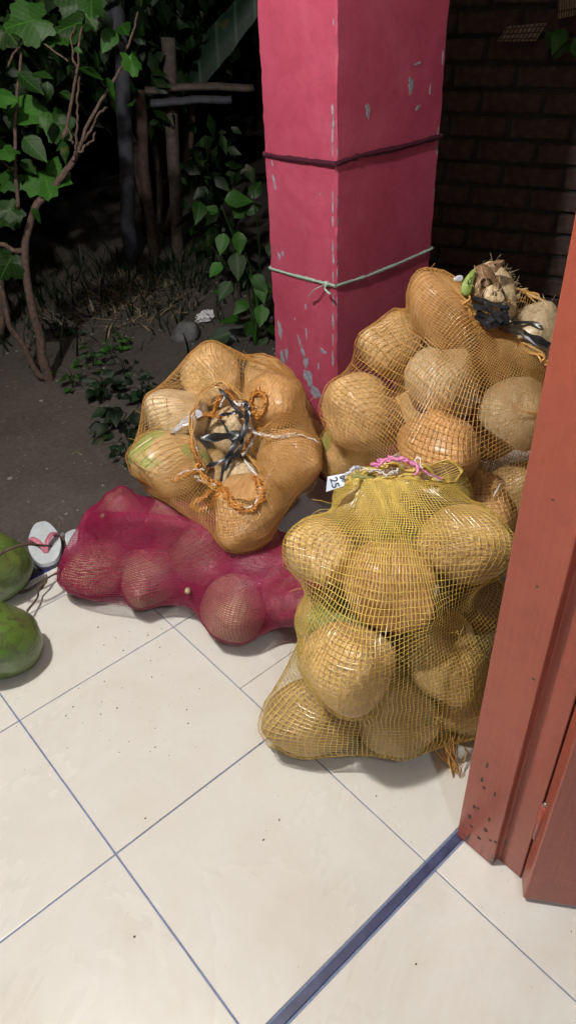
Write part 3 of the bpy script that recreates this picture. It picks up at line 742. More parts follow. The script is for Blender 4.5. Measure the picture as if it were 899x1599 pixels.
def stray(root, P, N, mat, seed, n, ln=.05):
    r = np.random.RandomState(seed); L = []; nv, nu = P.shape[:2]
    for k in range(n):
        i, j = r.randint(nv//3, nv-3), r.randint(0, nu); di, dj = r.randint(-7, 8), r.randint(-7, 8); i2 = min(max(i+di, 2), nv-3); j2 = (j+dj) % nu
        a, b = P[i, j], P[i2, j2]; m_ = (a+b)/2+N[i, j]*r.uniform(.004, .016)
        if r.rand() < .4: b = a+N[i, j]*r.uniform(.01, .03)+r.randn(3)*.015; m_ = (a+b)/2+r.randn(3)*.006
        L.append((wob(spline([a, m_, b], 10), .0008, seed+k, 2), .0005))
    par(tubes('stray_thread', L, M[mat], None, 4), root)['kind'] = 'stuff'

# --- yellow sack, standing in front
ftop = at(617, 738, 1.335)
def f0(n): return ring(np.array([.60, -.10, .004]), (0, 0, 1), .015, .015, n, HOR)
def f1(n):
    a = np.arange(n)*2*math.pi/n
    c = ring(ftop, (0, 0, 1), .088, .020, n, HOR)
    c[:, 2] += .008*np.sin(9*a)+.006*np.sin(17*a+1)-.026*(np.cos(a))**2
    return c
t = empty('mesh_sack', (.60, -.10, 0), 'upright yellow net sack of coconuts in front, tied with pink string', 'sack', 'net sacks of coconuts')
P, N, V, Q = make_net(NUT['front'], [(.60, -.10, .004), (.60, -.10, .005), (.60, -.10, .2), (.61, -.09, .42), tuple(ftop)], [.02, .25, .27, .25, .1], f0, f1, 118, 140, .0045, (.00080, .00068), .0004, 1, tens=(3., 1.), amp=.0028, side=HOR)
par(mkq('net', V, Q, M['net_yellow']), t); stray(t, P, N, 'net_yellow', 500, 70)
def crinkle(name, path, rad, mat, root, seed, n=60, amp=.004, m=6, fl=1., strands_=3):
    L = []
    for k in range(strands_):
        Pp = wob(spline(path, n), amp, seed+k, 7+3*k); L.append((Pp, rad*np.random.RandomState(seed+k).uniform(.7, 1.25, len(Pp))))
    return par(tubes(name, L, M[mat], None, m), root)
rim = P[-1]
crinkle('hem', list(rim[::6])+[rim[0]], .0028, 'net_yellow', t, 21, 160, .0030, 5, 1, 5)
crinkle('hem', list(P[-3][::6])+[P[-3][0]], .0016, 'net_yellow', t, 31, 160, .0028, 5, 1, 3)
# twisted corner ears at the foot
def ear(root, base, tipp, mat, seed, n=14, spread=.03):
    r = np.random.RandomState(seed); L = []
    for k in range(n):
        b = base+r.randn(3)*spread; e = tipp+r.randn(3)*.008; mid = (b+e)/2+r.randn(3)*.006
        L.append((spline([b, mid, e], 12), np.linspace(.0013, .0009, len(spline([b, mid, e], 12)))))
    return par(tubes('twisted_corner', L, M[mat], None, 5), root)
ear(t, atz(690, 1160, .05), atz(712, 1203, .008), 'net_orange', 3, 22, .018)
ear(t, atz(445, 1155, .03), atz(428, 1163, .008), 'net_yellow', 4, 12, .010)
# pink string, white stitching and number tag
fr = .035
pk = [at(583, 728, 1.31), at(600, 719, 1.30), at(622, 717, 1.295), at(643, 723, 1.295), at(655, 733, 1.29)]
ps = empty('pink_string', tuple(pk[2]), 'pink plastic string tied across the top of the yellow net sack', 'string')
crinkle('strand', pk, .0024, 'pink', ps, 5, 30, .0022, 6, .5, 4)
crinkle('string_end', [at(650, 727, 1.295), at(666, 738, 1.29), at(690, 748, 1.30)], .0016, 'pink', ps, 9, 20, .001, 6, .5, 2)
crinkle('string_end', [at(648, 722, 1.295), at(652, 735, 1.285), at(646, 742, 1.285)], .002, 'pink', ps, 11, 14, .001, 6, .5, 2)
crinkle('stitching', [at(548, 734, 1.33), at(575, 733, 1.315), at(605, 741, 1.30), at(622, 733, 1.30)], .0009, 'white', t, 15, 40, .0022, 5, 1, 2)
crinkle('stitching', [at(640, 728, 1.31), at(654, 714, 1.32), at(658, 733, 1.30), at(676, 745, 1.31), at(690, 752, 1.32)], .0009, 'white', t, 18, 40, .0015, 5, 1, 2)
def make_tag():
    c = [at(511, 744.5, 1.292), at(541, 738.5, 1.285), at(537, 759, 1.282), at(509, 768, 1.292)]
    o = c[3]; ex = unit(c[2]-c[3]); nz = unit(np.cross(c[2]-c[3], c[0]-c[3])); ey = np.cross(nz, ex)
    if nz@(CAM-o) < 0: nz = -nz
    tg = empty('number_tag', tuple(np.mean(c, 0)), 'small grey tag marked 25 at the top left corner of the yellow net sack', 'tag')
    V = [p+nz*.0008 for p in c]+[p-nz*.0008 for p in c]
    par(mk('card', V, [(0, 1, 2, 3), (7, 6, 5, 4), (0, 4, 5, 1), (1, 5, 6, 2), (2, 6, 7, 3), (3, 7, 4, 0)], M['tag'], None, False), tg)
    def txt(s, px, py, size):
        cu = bpy.data.curves.new('lettering', 'FONT'); cu.body = s; cu.size = size; cu.align_x = 'CENTER'; cu.align_y = 'CENTER'; cu.extrude = .0001; cu.offset = .0003
        q = bpy.data.objects.new('lettering', cu); COL.objects.link(q); dg = bpy.context.evaluated_depsgraph_get(); me = bpy.data.meshes.new_from_object(q.evaluated_get(dg)); bpy.data.objects.remove(q)
        me.materials.clear(); me.materials.append(M['ink']); q = link('lettering', me)
        d = ray(px, py); p0 = CAM+d*(((o-CAM)@nz)/(d@nz))+nz*.0012
        upl = ex; rt = -ey                                       # lettering runs down the card
        q.matrix_world = Matrix(((rt[0], upl[0], nz[0], p0[0]), (rt[1], upl[1], nz[1], p0[1]), (rt[2], upl[2], nz[2], p0[2]), (0, 0, 0, 1)))
        q.parent = tg; q.matrix_parent_inverse = Matrix.Translation(-Vector(tg.location))
    txt('25', 522, 754, .0195); txt('08', 534.5, 748, .0125)
    crinkle('plastic_tie', [at(538, 742, 1.285), at(546, 737, 1.285), at(551, 731, 1.29), at(560, 729, 1.30)], .0022, 'clear', tg, 40, 16, .0015, 6, .5, 3)
make_tag()

def front_depth(x, y, nuts, d0, lift=.005):
    r = ray(x, y); best = d0; n_ = np.linalg.norm(r)
    for q in nuts:
        for d in np.arange(dep(q.c)-q.R*1.4, dep(q.c), .004):
            X = CAM+r*d-q.c; l = np.linalg.norm(X)
            if l < q.rad((X/l)[None]@q.B)[0]: best = min(best, d-lift); break
    return best
def rim_pts(px, nuts, d0):
    d = np.array([front_depth(x, y, nuts, d0) for x, y in px]); e = d.copy()
    for _ in range(2): e = np.minimum(e, (np.roll(e, 1)+e+np.roll(e, -1))/3)
    return [at(x, y, k) for (x, y), k in zip(px, e)]
# --- tall orange sack behind
NECK = [(726, 462), (734, 490), (750, 512), (775, 522), (800, 530), (830, 552), (862, 566)]
_nf = rim_pts(NECK, NUT['back'][:11], 1.50)
neck_c = _nf+[at(x, y, 1.64) for x, y in ((880, 520), (840, 468), (795, 448), (750, 446))]
def loop_end(pts, a_dir):
    d_, s_, b_ = frame_of(a_dir); s_ = unit(HOR-d_*(HOR@d_)); b_ = np.cross(d_, s_); c = spline(pts, 140, True)[:-1]; v = c-c.mean(0)
    an = np.unwrap(np.arctan2(v@b_, v@s_)); sh = int(np.argmin(np.abs(np.mod(an+math.pi, 2*math.pi)-math.pi))); dr = 1 if np.median(np.diff(an)) > 0 else -1
    return lambda n: c[(sh+dr*(np.arange(n)*len(c)/n).astype(int)) % len(c)]
def b0(n): return ring(np.array([1.05, .08, .004]), (0, 0, 1), .015, .015, n, HOR)
b1 = loop_end(neck_c, np.array([0, 0, 1.])); neck = np.mean(neck_c, 0)
t = empty('mesh_sack', (1.05, .08, 0), 'tall orange net sack of coconuts between the pillar and the door jamb', 'sack', 'net sacks of coconuts')
P, N, V, Q = make_net(NUT['back'][:11]+NUT['back'][13:], [(1.05, .08, .004), (1.05, .08, .005), (1.06, .1, .25), (1.06, .1, .55), tuple(neck)], [.02, .28, .32, .28, .1], b0, b1, 132, 150, .0048, (.00076, .00066), .0004, 2, 0., tens=(2., 1.), amp=.0028, side=HOR)
par(mkq('net', V, Q, M['net_orange']), t); stray(t, P, N, 'net_orange', 600, 70)
crinkle('hem', list(P[-1][::6])+[P[-1][0]], .0026, 'net_orange', t, 51, 150, .0055, 5, 1, 4)
crinkle('white_lacing', [at(700, 466, 1.50), at(720, 482, 1.49), at(736, 500, 1.485)], .0012, 'white', t, 61, 24, .0012, 5, 1, 3)
crinkle('white_lacing', [at(770, 775, 1.50), at(778, 760, 1.51), at(788, 745, 1.53)], .0010, 'white', t, 65, 20, .001, 5, 1, 3)
ear(t, at(735, 512, 1.49), at(752, 480, 1.50), 'net_orange', 14, 16, .012)
ear(t, at(790, 480, 1.53), at(797, 462, 1.53), 'net_orange', 15, 14, .009)

def ribbon(name, path, w, mat, root, nrm, seed=0, n=24, th=.0006, tw=.5):
    Pp = spline(path, n); r = np.random.RandomState(seed); V = []; F = []; m = len(Pp); ph = r.uniform(0, 6.28)
    for i in range(m):
        d = unit(Pp[min(i+1, m-1)]-Pp[max(i-1, 0)]); s = unit(np.cross(d, nrm)); nn = np.cross(s, d); a = tw*math.sin(ph+i*.35)
        s2 = s*math.cos(a)+nn*math.sin(a); n2 = nn*math.cos(a)-s*math.sin(a); ww = w*(1 if .06 < i/m < .94 else .55)*(1+.2*math.sin(i*.9+ph))
        for e, f in ((-1, 0), (-.3, .25), (.3, -.2), (1, 0)): V.append(Pp[i]+s2*ww*e+n2*ww*f*.6)
    for i in range(m-1):
        for k in range(3): F.append((i*4+k, i*4+k+1, (i+1)*4+k+1, (i+1)*4+k))
    k = len(V); V2 = V+[v-nrm*th for v in V]; F = F+[tuple(reversed([q+k for q in f])) for f in F]
    o = mk(name, V2, F, M[mat]); return par(o, root)
TOC = -FW
tie = empty('black_tie', tuple(at(765, 485, 1.49)), 'black plastic strips wound round the neck of the tall orange net sack', 'tie')
for i, pts in enumerate((((738, 464), (755, 470), (775, 477), (792, 480)), ((738, 477), (760, 484), (780, 492), (793, 489)), ((744, 486), (764, 497), (782, 499), (795, 496)), ((756, 470), (768, 490), (783, 503)), ((793, 478), (780, 490), (762, 502)), ((795, 511), (815, 517), (840, 530), (857, 540)), ((800, 505), (825, 503), (845, 510)), ((783, 474), (788, 490), (792, 508), (800, 515)), ((742, 492), (757, 505), (770, 507), (790, 502)))):
    ribbon('strip', [at(x, y, (1.436+.004*(i % 3)) if x < 800 else front_depth(x, y, NUT['back'], 1.52, .010)) for x, y in pts], .0042+.0016*(i % 3), 'black', tie, TOC, i+3, 20)
scrap = ribbon('clear_strip', [at(795, 512, 1.50), at(815, 523, 1.51), at(838, 536, 1.52), at(855, 545, 1.53)], .0045, 'clear', tie, TOC, 77, 20)
# husk tuft and green skin on the sprouting nut
sp = empty('husk_tuft', tuple(at(762, 445, 1.55)), 'frayed brown husk flap with a green skin strip on top of the tall orange sack', 'husk')
def flake(name, pts, d, th, mat, root, seed, bulge=.012):
    r = np.random.RandomState(seed); c = np.mean(np.array(pts, float), 0); V = []; F = []; m = 24
    ou = spline([np.array([x, y, 0.]) for x, y in pts], 24, True)[:-1]; m = len(ou)
    rings = (1., .75, .5, .25)
    for side in (0, 1):
        for s in rings:
            for q in ou:
                x, y = c[0]+(q[0]-c[0])*s, c[1]+(q[1]-c[1])*s
                V.append(at(x, y, d-.035)+TOC*(bulge*(1-s*s)+(0 if side == 0 else -th)+r.uniform(-.0012, .0012)))
        V.append(at(*c, d-.035)+TOC*(bulge+(0 if side == 0 else -th)))
    k = m*4+1
    for side in (0, 1):
        o = side*k
        for a in range(3):
            for i in range(m):
                f = (o+a*m+i, o+a*m+(i+1) % m, o+(a+1)*m+(i+1) % m, o+(a+1)*m+i); F.append(f if side else f[::-1])
        for i in range(m): F.append((o+3*m+i, o+3*m+(i+1) % m, o+4*m))
    for i in range(m): F.append((i, (i+1) % m, k+(i+1) % m, k+i))
    return par(mk(name, V, F, M[mat]), root)
flake('husk_flap', [(728, 462), (722, 445), (735, 423), (752, 412), (766, 418), (778, 440), (790, 468), (770, 474), (745, 470)], 1.50, .02, 'husk_dark', sp, 3, .018)
flake('green_skin', [(720, 458), (722, 440), (735, 423), (743, 420), (739, 440), (733, 460)], 1.478, .004, 'green_skin', sp, 4, .004)
flake('husk_point', [(758, 414), (775, 407), (788, 407), (780, 418), (770, 426)], 1.505, .006, 'husk_dark', sp, 5, .004)
flake('pale_husk', [(768, 445), (782, 455), (788, 470), (770, 472), (756, 466), (758, 452)], 1.481, .006, 'husk_pale', sp, 6, .006)
L = []; rg = np.random.RandomState(6)
for k in range(26):
    x0, y0 = rg.uniform(738, 785), rg.uniform(428, 468); a = rg.normal(0, .25); l = rg.uniform(8, 20)
    p0 = at(x0, y0, 1.442); p1 = at(x0+l*.5*math.sin(a)+rg.normal(0, 2), y0-l*.5*math.cos(a), 1.438-rg.rand()*.006); p2 = at(x0+l*math.sin(a)+rg.normal(0, 3), y0-l*math.cos(a), 1.45)
    L.append((spline([p0, p1, p2], 9), .0005))
for pts in (((822, 458), (840, 464), (853, 478), (858, 497)), ((843, 497), (856, 505), (862, 498)), ((838, 480), (852, 487), (861, 500)), ((802, 462), (795, 470), (790, 478)), ((805, 466), (815, 452), (824, 450)), ((848, 512), (860, 517), (864, 510))):
    L.append((spline([at(x, y, 1.53) for x, y in pts], 16), .0007))
par(tubes('fibre', L, M['husk_pale'], None, 4), sp)['kind'] = 'stuff'
o = flake('plastic_scrap', [(707, 436), (714, 430), (722, 431), (721, 438), (712, 439)], 1.51, .002, 'clear', sp, 8, .002); o.parent = None; o.matrix_parent_inverse = Matrix.Identity(4); tag(o, 'tiny shiny plastic scrap on top of the tall orange net sack', 'scrap')

# --- open mouthed orange sack sitting over the red one
mc = at(352, 690, 1.86)
MOUTH = [(300, 650), (312, 622), (335, 600), (362, 606), (384, 622), (402, 640), (396, 672), (384, 702), (404, 738), (404, 775), (372, 782), (338, 766), (308, 738), (300, 700)]
mouth_c = rim_pts(MOUTH, [n for i, n in enumerate(NUT['open']) if i not in (7, 8)], 1.86)
def o0(n): return ring(np.array([.84, .62, .005]), (-.2, -.25, 1), .015, .015, n, HOR)
o1 = loop_end(mouth_c, unit(np.mean(mouth_c, 0)-np.array([.80, .58, .12])))
t = empty('mesh_sack', (.82, .60, 0), 'squat orange net sack with a wide open mouth lying over the red sack', 'sack', 'net sacks of coconuts')
P, N, V, Q = make_net([n for i, n in enumerate(NUT['open']) if i not in (7, 8)], [(.84, .62, .005), (.84, .62, .01), (.80, .58, .12), (.74, .52, .26), tuple(np.mean(mouth_c, 0))], [.02, .24, .29, .30, .12], o0, o1, 116, 140, .0045, (.00076, .00066), .0004, 3, .25, tens=(1.5, 1.), amp=.0028, side=HOR, it=(0, 0, 20))
par(mkq('net', V, Q, M['net_orange']), t); stray(t, P, N, 'net_orange', 600, 70)
crinkle('mouth_hem', list(P[-1][::4])+[P[-1][0]], .0017, 'net_orange', t, 71, 160, .0045, 5, 1, 4)
_on = [n for i, n in enumerate(NUT['open']) if i not in (7, 8)]
def pxl(pts, d, lift=.010):
    pts = np.array(pts, float)
    if len(pts) > 2: pts = spline([np.array([x, y, 0.]) for x, y in pts], 3*len(pts))[:, :2]
    return rim_lift(pts, d+.03, lift)
def rim_lift(pts, d0, lift):
    d = np.array([front_depth(x, y, _on, d0, lift) for x, y in pts]); 
    for _ in range(2): e = d.copy(); e[1:-1] = np.minimum(d[1:-1], (d[:-2]+d[1:-1]+d[2:])/3); d = e
    return [at(x, y, k) for (x, y), k in zip(pts, d)]
for pts, d in ((((298, 668), (304, 688), (310, 712), (312, 728)), 1.81), (((270, 750), (285, 738), (300, 735), (318, 732)), 1.75), (((304, 744), (325, 756), (343, 758)), 1.74),
               (((378, 712), (392, 692), (398, 675), (390, 668)), 1.77), (((382, 720), (400, 742), (406, 765), (396, 788), (378, 796)), 1.70), (((344, 634), (348, 625), (353, 618)), 1.82), (((365, 626), (371, 632), (376, 630)), 1.82),
               (((394, 674), (410, 680), (440, 683), (470, 680), (497, 690)), 1.73), (((405, 676), (430, 681), (462, 676)), 1.735), (((414, 628), (413, 618), (408, 614)), 1.75)):
    crinkle('white_lacing', pxl(pts, d), .0013, 'white', t, int(pts[0][0]), 36, .0016, 5, 1, 3)
def netloop(pts, d, w, seed):
    crinkle('net_loop', pxl(pts, d, .012), w*.85, 'net_knot', t, seed, 40, .0042, 5, 1, 11)
netloop([(345, 757), (325, 770), (305, 785), (300, 792), (315, 796), (333, 786), (343, 764)], 1.735, .0021, 101)
netloop([(344, 757), (356, 776), (372, 792), (390, 798), (404, 785), (408, 768), (398, 745)], 1.715, .0019, 121)
netloop([(404, 652), (394, 640), (392, 622), (402, 612), (412, 618), (413, 634), (404, 652)], 1.755, .0022, 141)
netloop([(270, 752), (288, 742), (310, 738), (330, 752), (344, 756)], 1.745, .0021, 161)
netloop([(334, 650), (338, 630), (350, 612), (362, 618), (370, 640)], 1.84, .0014, 181)
netloop([(310, 650), (325, 647), (345, 650)], 1.84, .0016, 191)
netloop([(298, 690), (306, 712), (312, 730)], 1.81, .0016, 195)
netloop([(372, 715), (384, 698), (396, 678), (408, 668)], 1.78, .0016, 199)
bt = empty('black_tie', tuple(at(365, 690, 1.78)), 'black plastic strips crossing the open mouth of the squat orange sack', 'tie')
for i, (pts, d, w) in enumerate(((((313, 684), (335, 683), (360, 680), (378, 677)), 1.80, .0072), (((342, 607), (356, 622), (370, 640), (378, 652)), 1.80, .0034), (((384, 630), (386, 645), (384, 665), (372, 690)), 1.78, .0052), (((345, 655), (355, 672), (362, 690)), 1.83, .0026),
        (((352, 735), (358, 712), (366, 695), (370, 680)), 1.80, .0058), (((322, 728), (340, 722), (360, 712), (378, 712)), 1.81, .0036), (((376, 632), (384, 628), (388, 634), (382, 640)), 1.775, .0024), (((342, 648), (358, 646), (374, 643)), 1.82, .0030), (((374, 672), (378, 690), (370, 708), (352, 722), (345, 752)), 1.79, .0034))):
    ribbon('strip', pxl(pts, d-.05, .016), w*1.35, 'black', bt, TOC, 31+i, 22)
ribbon('clear_strip', pxl(((268, 676), (282, 664), (300, 652), (314, 643)), 1.80, .016), .0082, 'clear', bt, TOC, 9, 16)
L = []; rg = np.random.RandomState(16)
for k in range(46):
    x0, y0 = rg.uniform(365, 440), rg.uniform(770, 825); a = rg.uniform(.3, 1.3); l = rg.uniform(8, 28)
    L.append((spline(pxl([(x0, y0), (x0+l*math.cos(a), y0+l*math.sin(a))], 1.80, .006+.01*rg.rand()), 5), .00045))
for pts in (((386, 796), (390, 812), (398, 832)), ((402, 796), (408, 812), (414, 836)), ((392, 676), (380, 690), (372, 700))): L.append((pxl(pts, 1.80, .008), .0007))
par(tubes('stray_thread', L, M['husk_pale'], None, 4), t)['kind'] = 'stuff'

# --- red sack lying down
tipL = atz(106, 890, .03)
def r0(n): return ring(tipL, (.3, -.5, 0), .006, .006, n, np.array([0, 0, 1.]))
endR = np.array([.66, .13, .09])
def r1(n): return ring(endR, (.3, -.5, 0), .03, .02, n, np.array([0, 0, 1.]))
nl = NUT['red']; path = [tipL, tipL+np.array([.03, -.03, .03])]+[np.array([.42, .76, .09]), np.array([.48, .58, .1]), np.array([.54, .40, .1]), np.array([.58, .26, .1]), endR]
t = empty('mesh_sack', (.5, .5, 0), 'crimson fine net sack of coconuts lying flat on the veranda tiles', 'sack', 'net sacks of coconuts')
P, N, V, Q = make_net(nl, path, [.01, .06, .2, .22, .22, .2, .04], r0, r1, 230, 250, .003, (.00080, .00052), .0003, 4, tens=(2.2, 1.), amp=.0022, out=.0022, side=np.array([0, 0, 1.]), mode=3, it=(0, 0, 14))
par(mkq('net', V, Q, M['net_red']), t)
ear(t, tipL+np.array([.012, -.012, .004]), tipL+np.array([-.02, .01, -.012]), 'net_red', 7, 26, .010)
for x, y, z in ((162, 806, .19), (294, 922, .13)):
    b = atz(x, y, z); par(tube('dry_stub', [b, b+TOC*.012, b+TOC*.022], [.009, .007, .004], M['husk_pale'], None, 8), t)

# ------------------------------------------------------------------ green coconuts at the left edge
gp = 'green coconuts at the left edge of the veranda'
def green(x, y, z, R, ax, lab, seed, stalk):
    c = atz(x, y, z); n = Nut(c, R, img(*ax), seed, 'green_nut', .05, 0, 1.12); o = n.build('green_coconut', lab, 'coconut', gp)
    for pts, r in stalk:
        s = tube('stalk', wob(spline(pts, 24), .0012, seed, 3), np.linspace(r, r*.6, len(spline(pts, 24))), M['bark'], None, 6)
        s.parent = o; s.matrix_parent_inverse = o.matrix_world.inverted()
    return c
c1 = atz(2, 882, .105)
green(-12, 882, .105, .094, (-.2, .5, .7), 'bright green smooth coconut at the left edge with a dry stalk above it', 301, [([at(-6, 870, 1.70), at(14, 858, 1.67), at(40, 851, 1.69), at(62, 851, 1.74), at(82, 852, 1.78)], .0042)])
green(-3, 1000, .088, .092, (-.3, .3, .7), 'mottled green brown coconut on the tiles nearest the left edge', 302, [([atz(42, 954, .035), atz(58, 935, .03), atz(61, 922, .03), atz(74, 904, .035), atz(73, 897, .05)], .0032), ([atz(60, 922, .03), atz(70, 913, .03), atz(74, 906, .03)], .0022), ([atz(20, 925, .02), atz(45, 921, .02), atz(75, 902, .03), atz(97, 892, .02)], .0036)])

# ------------------------------------------------------------------ sandals on the dirt
def sandal(heel, toe, width, label, z):
    t = empty('sandal', (*heel[:2], z), label, 'sandal', 'sandals beside the veranda edge')
    d = unit([toe[0]-heel[0], toe[1]-heel[1], 0]); s = np.array([-d[1], d[0], 0]); L = math.hypot(toe[0]-heel[0], toe[1]-heel[1])
    def outline(k, n=40):
        out = []
        for i in range(n):
            a = 2*math.pi*i/n; u = .5-.5*math.cos(a); w = (.36+.16*math.sin(u*3.1)+.10*u)*(abs(math.sin(a))**.55)*np.sign(math.sin(a))
            out.append(d*(u*L*k+L*(1-k)/2)+s*w*width*k)
        return out
    def slab(name, k, z0, z1, mat):
        o = outline(k); n = len(o); V = [q+np.array([0, 0, z0]) for q in o]+[q+np.array([0, 0, z1]) for q in o]
        F = [tuple(range(n-1, -1, -1)), tuple(range(n, 2*n))]+[(i, (i+1) % n, n+(i+1) % n, n+i) for i in range(n)]
        q = mk(name, V, F, M[mat], t, False); return q
    slab('outsole', 1., 0, .010, 'soledark'); slab('footbed', .97, .0105, .022, 'sole')
    # V-strap: broad band
    for sg in (1, -1):
        Pp = spline([d*L*.42+s*sg*width*.50+np.array([0, 0, .012]), d*L*.52+s*sg*width*.38+np.array([0, 0, .045]), d*L*.66+s*sg*width*.14+np.array([0, 0, .046]), d*L*.76+np.array([0, 0, .022])], 20)
        tube('strap', Pp, np.linspace(.011, .006, len(Pp)), M['strap'], t, 8, .45)
    return t
g1 = atz(70, 836, -.03); sandal(g1, g1+np.array([-.07, -.19, 0]), .078, 'pale sandal with pink straps on the dirt beside the green coconut', gz(*g1[:2])+.004)
h1 = atz(113, 846, -.03); sandal(h1, h1+np.array([.0, -.19, 0]), .078, 'second pale sandal mostly hidden behind the tip of the red sack', gz(*h1[:2])+.004)

# ------------------------------------------------------------------ plants
def leaf_mesh(kind, seed):
    r = random.Random(seed); V = []; F = []
    if kind == 'ovate':
        n = 9
        for i in range(n):
            u = i/(n-1); w = .36*math.sin(math.pi*min(1, u**.75))*(1-.25*u)+.004; dz = -.20*u*u+.05*math.sin(u*4+seed)
            for e in (-1, -.5, 0, .5, 1): V.append((u, e*w*(1+.06*math.sin(i*2.1+seed)), dz+.16*abs(e)*w*1.2+r.uniform(-.008, .008)))
        for i in range(n-1):
            for k in range(4): F.append((i*5+k, i*5+k+1, (i+1)*5+k+1, (i+1)*5+k))
    else:                                                        # lobed, five points with toothed rim
        m = 45; V.append((.25, 0, .03)); rings = (.45, .8, 1.)
        for s in rings:
            for i in range(m):
                a = -math.pi+2*math.pi*(i+.5)/m; lob = .62+.30*abs(math.cos(2.5*a))**.8; lob *= (1-.55*max(0, (abs(a)-2.3)/.84))
                lob *= 1+(.07*math.sin(i*4.2+seed) if s == 1. else 0)
                rad = .55*lob*s; V.append((.25+rad*math.cos(a)*1.15, rad*math.sin(a), .03-.22*(rad**2)+.05*math.sin(3*a+seed)*s+r.uniform(-.006, .006)))
        for i in range(m): F.append((0, 1+i, 1+(i+1) % m))
        for q in range(2):
            for i in range(m): F.append((1+q*m+i, 1+(q+1)*m+i, 1+(q+1)*m+(i+1) % m, 1+q*m+(i+1) % m))
    return V, F
LM = {}
def leaf(parent, pos, dirv, nrm, size, kind='ovate', mat='leaf', seed=0):
    key = (kind, mat, seed % 4)
    if key not in LM: LM[key] = mk('leaf', *leaf_mesh(kind, seed % 4), M[mat], None, True, False)
    o = link('leaf', LM[key]); d = unit(dirv); s = np.cross(nrm, d); s = unit(s); n = np.cross(d, s)
    o.matrix_world = Matrix(((d[0]*size, s[0]*size, n[0]*size, pos[0]), (d[1]*size, s[1]*size, n[1]*size, pos[1]), (d[2]*size, s[2]*size, n[2]*size, pos[2]), (0, 0, 0, 1)))
    o.parent = parent; o.matrix_parent_inverse = Matrix.Translation(-Vector(parent.location)); return o
def tosky(r, k=.5): return unit(np.array([-.35+r.gauss(0, k), -.55+r.gauss(0, k), .75+r.gauss(0, k*.6)]))

def make_sapling():
    b = atz(88, 618, -.10); b[2] = gz(b[0], b[1])-.02
    t = empty('sapling', tuple(b), 'young tree with forked bare trunk and broad lobed leaves at the left', 'tree'); r = random.Random(2)
    A = lambda x, y, k=0.: atv(x, y, b)+np.array([FW[0], FW[1], 0])*k
    def br(name, pts, r0, r1, k=0., mat='bark'):
        P = wob(spline([A(x, y, k*i/len(pts)) for i, (x, y) in enumerate(pts)], 30), .003, int(pts[0][0]+pts[-1][1]), 4); return par(tube(name, P, np.linspace(r0, r1, len(P)), M[mat], None, 9), t)
    br('trunk', [(92, 628), (78, 590), (66, 555), (60, 520), (50, 470), (40, 400), (46, 350), (55, 325)], .022, .011)
    br('trunk', [(70, 590), (55, 575), (35, 535), (18, 500), (6, 455), (-10, 420)], .013, .008, -.05)
    br('branch', [(55, 325), (80, 295), (108, 262), (118, 240)], .014, .009, .05)
    br('branch', [(40, 395), (22, 390), (5, 383), (-12, 372)], .010, .007)
    br('branch', [(113, 250), (128, 222), (148, 188), (160, 172)], .006, .0035, .1); br('branch', [(120, 238), (135, 228), (148, 210)], .005, .003, .05)
    br('branch', [(118, 235), (121, 200), (121, 165), (124, 120)], .0045, .003); br('branch', [(98, 215), (112, 165), (120, 110), (124, 75), (128, 42)], .006, .003); br('branch', [(120, 105), (112, 75), (115, 42)], .0035, .0025); br('branch', [(115, 225), (105, 200), (98, 215)], .004, .003)
    br('branch', [(47, 545), (45, 535), (43, 512)], .006, .004, -.03); br('branch', [(15, 105), (25, 80), (40, 57), (60, 60), (95, 80), (115, 92)], .0035, .0025, -.1); br('branch', [(0, 240), (15, 270), (28, 285)], .004, .003, .1)
    br('branch', [(118, 240), (160, 150), (190, 90), (205, 20)], .006, .003, .25); br('branch', [(30, 330), (18, 200), (24, 90), (10, 0)], .007, .003, .2)
    for x, y, s, k, sd in ((30, 183, 66, 'o', 0), (72, 288, 62, 'l', 1), (92, 205, 44, 'l', 2), (12, 415, 46, 'l', 3), (45, 35, 60, 'l', 0), (125, 22, 62, 'l', 1), (55, 225, 40, 'o', 2), (45, 125, 38, 'o', 3), (66, 146, 24, 'o', 0), (10, 290, 36, 'l', 1),
                              (5, 60, 44, 'l', 2), (90, 60, 42, 'l', 3), (0, 350, 40, 'l', 0), (150, 10, 36, 'l', 1), (140, 110, 34, 'o', 2), (75, 110, 30, 'o', 3), (20, 235, 34, 'l', 0), (100, 150, 22, 'o', 1), (60, 85, 24, 'o', 1), (105, 45, 48, 'l', 2), (170, 60, 34, 'o', 1), (200, 40, 32, 'o', 2), (180, 130, 28, 'o', 3), (210, 100, 30, 'l', 0), (205, 160, 24, 'o', 1), (20, 320, 30, 'l', 2), (60, 330, 20, 'o', 1), (96, 228, 18, 'o', 2), (38, 53, 12, 'o', 3), (130, 73, 12, 'o', 1), (112, 228, 22, 'o', 0), (10, 150, 40, 'l', 1), (75, 185, 26, 'o', 0), (40, 260, 26, 'o', 2)):
        kk = r.uniform(-.12, .12); p = A(x, y, kk); sz = s*dep(p)/FPX*1.25
        d = unit(RT*r.uniform(-1, 1)-UP*r.uniform(.1, 1)+FW*r.uniform(-.3, .3)); n = tosky(r, .35)
        leaf(t, p-d*sz*.4, d, n, sz, 'ovate' if k == 'o' else 'lobed', 'leaf', sd)
make_sapling()

def stem_plant(name, base, tops, label, cat, leaves, mat='leaf', group=None, kind='ovate', r0=.005):
    t = empty(name, tuple(base), label, cat, group)
    for tp in tops:
        m_ = (np.array(base)+tp)/2+np.array([.02, -.02, .03]); P = spline([base, m_, tp], 16); par(tube('stem', P, np.linspace(r0, r0*.5, len(P)), M[mat], None, 6), t)
    for i, (p, d, n, s) in enumerate(leaves): leaf(t, p, d, n, s, kind, mat, i)
    return t
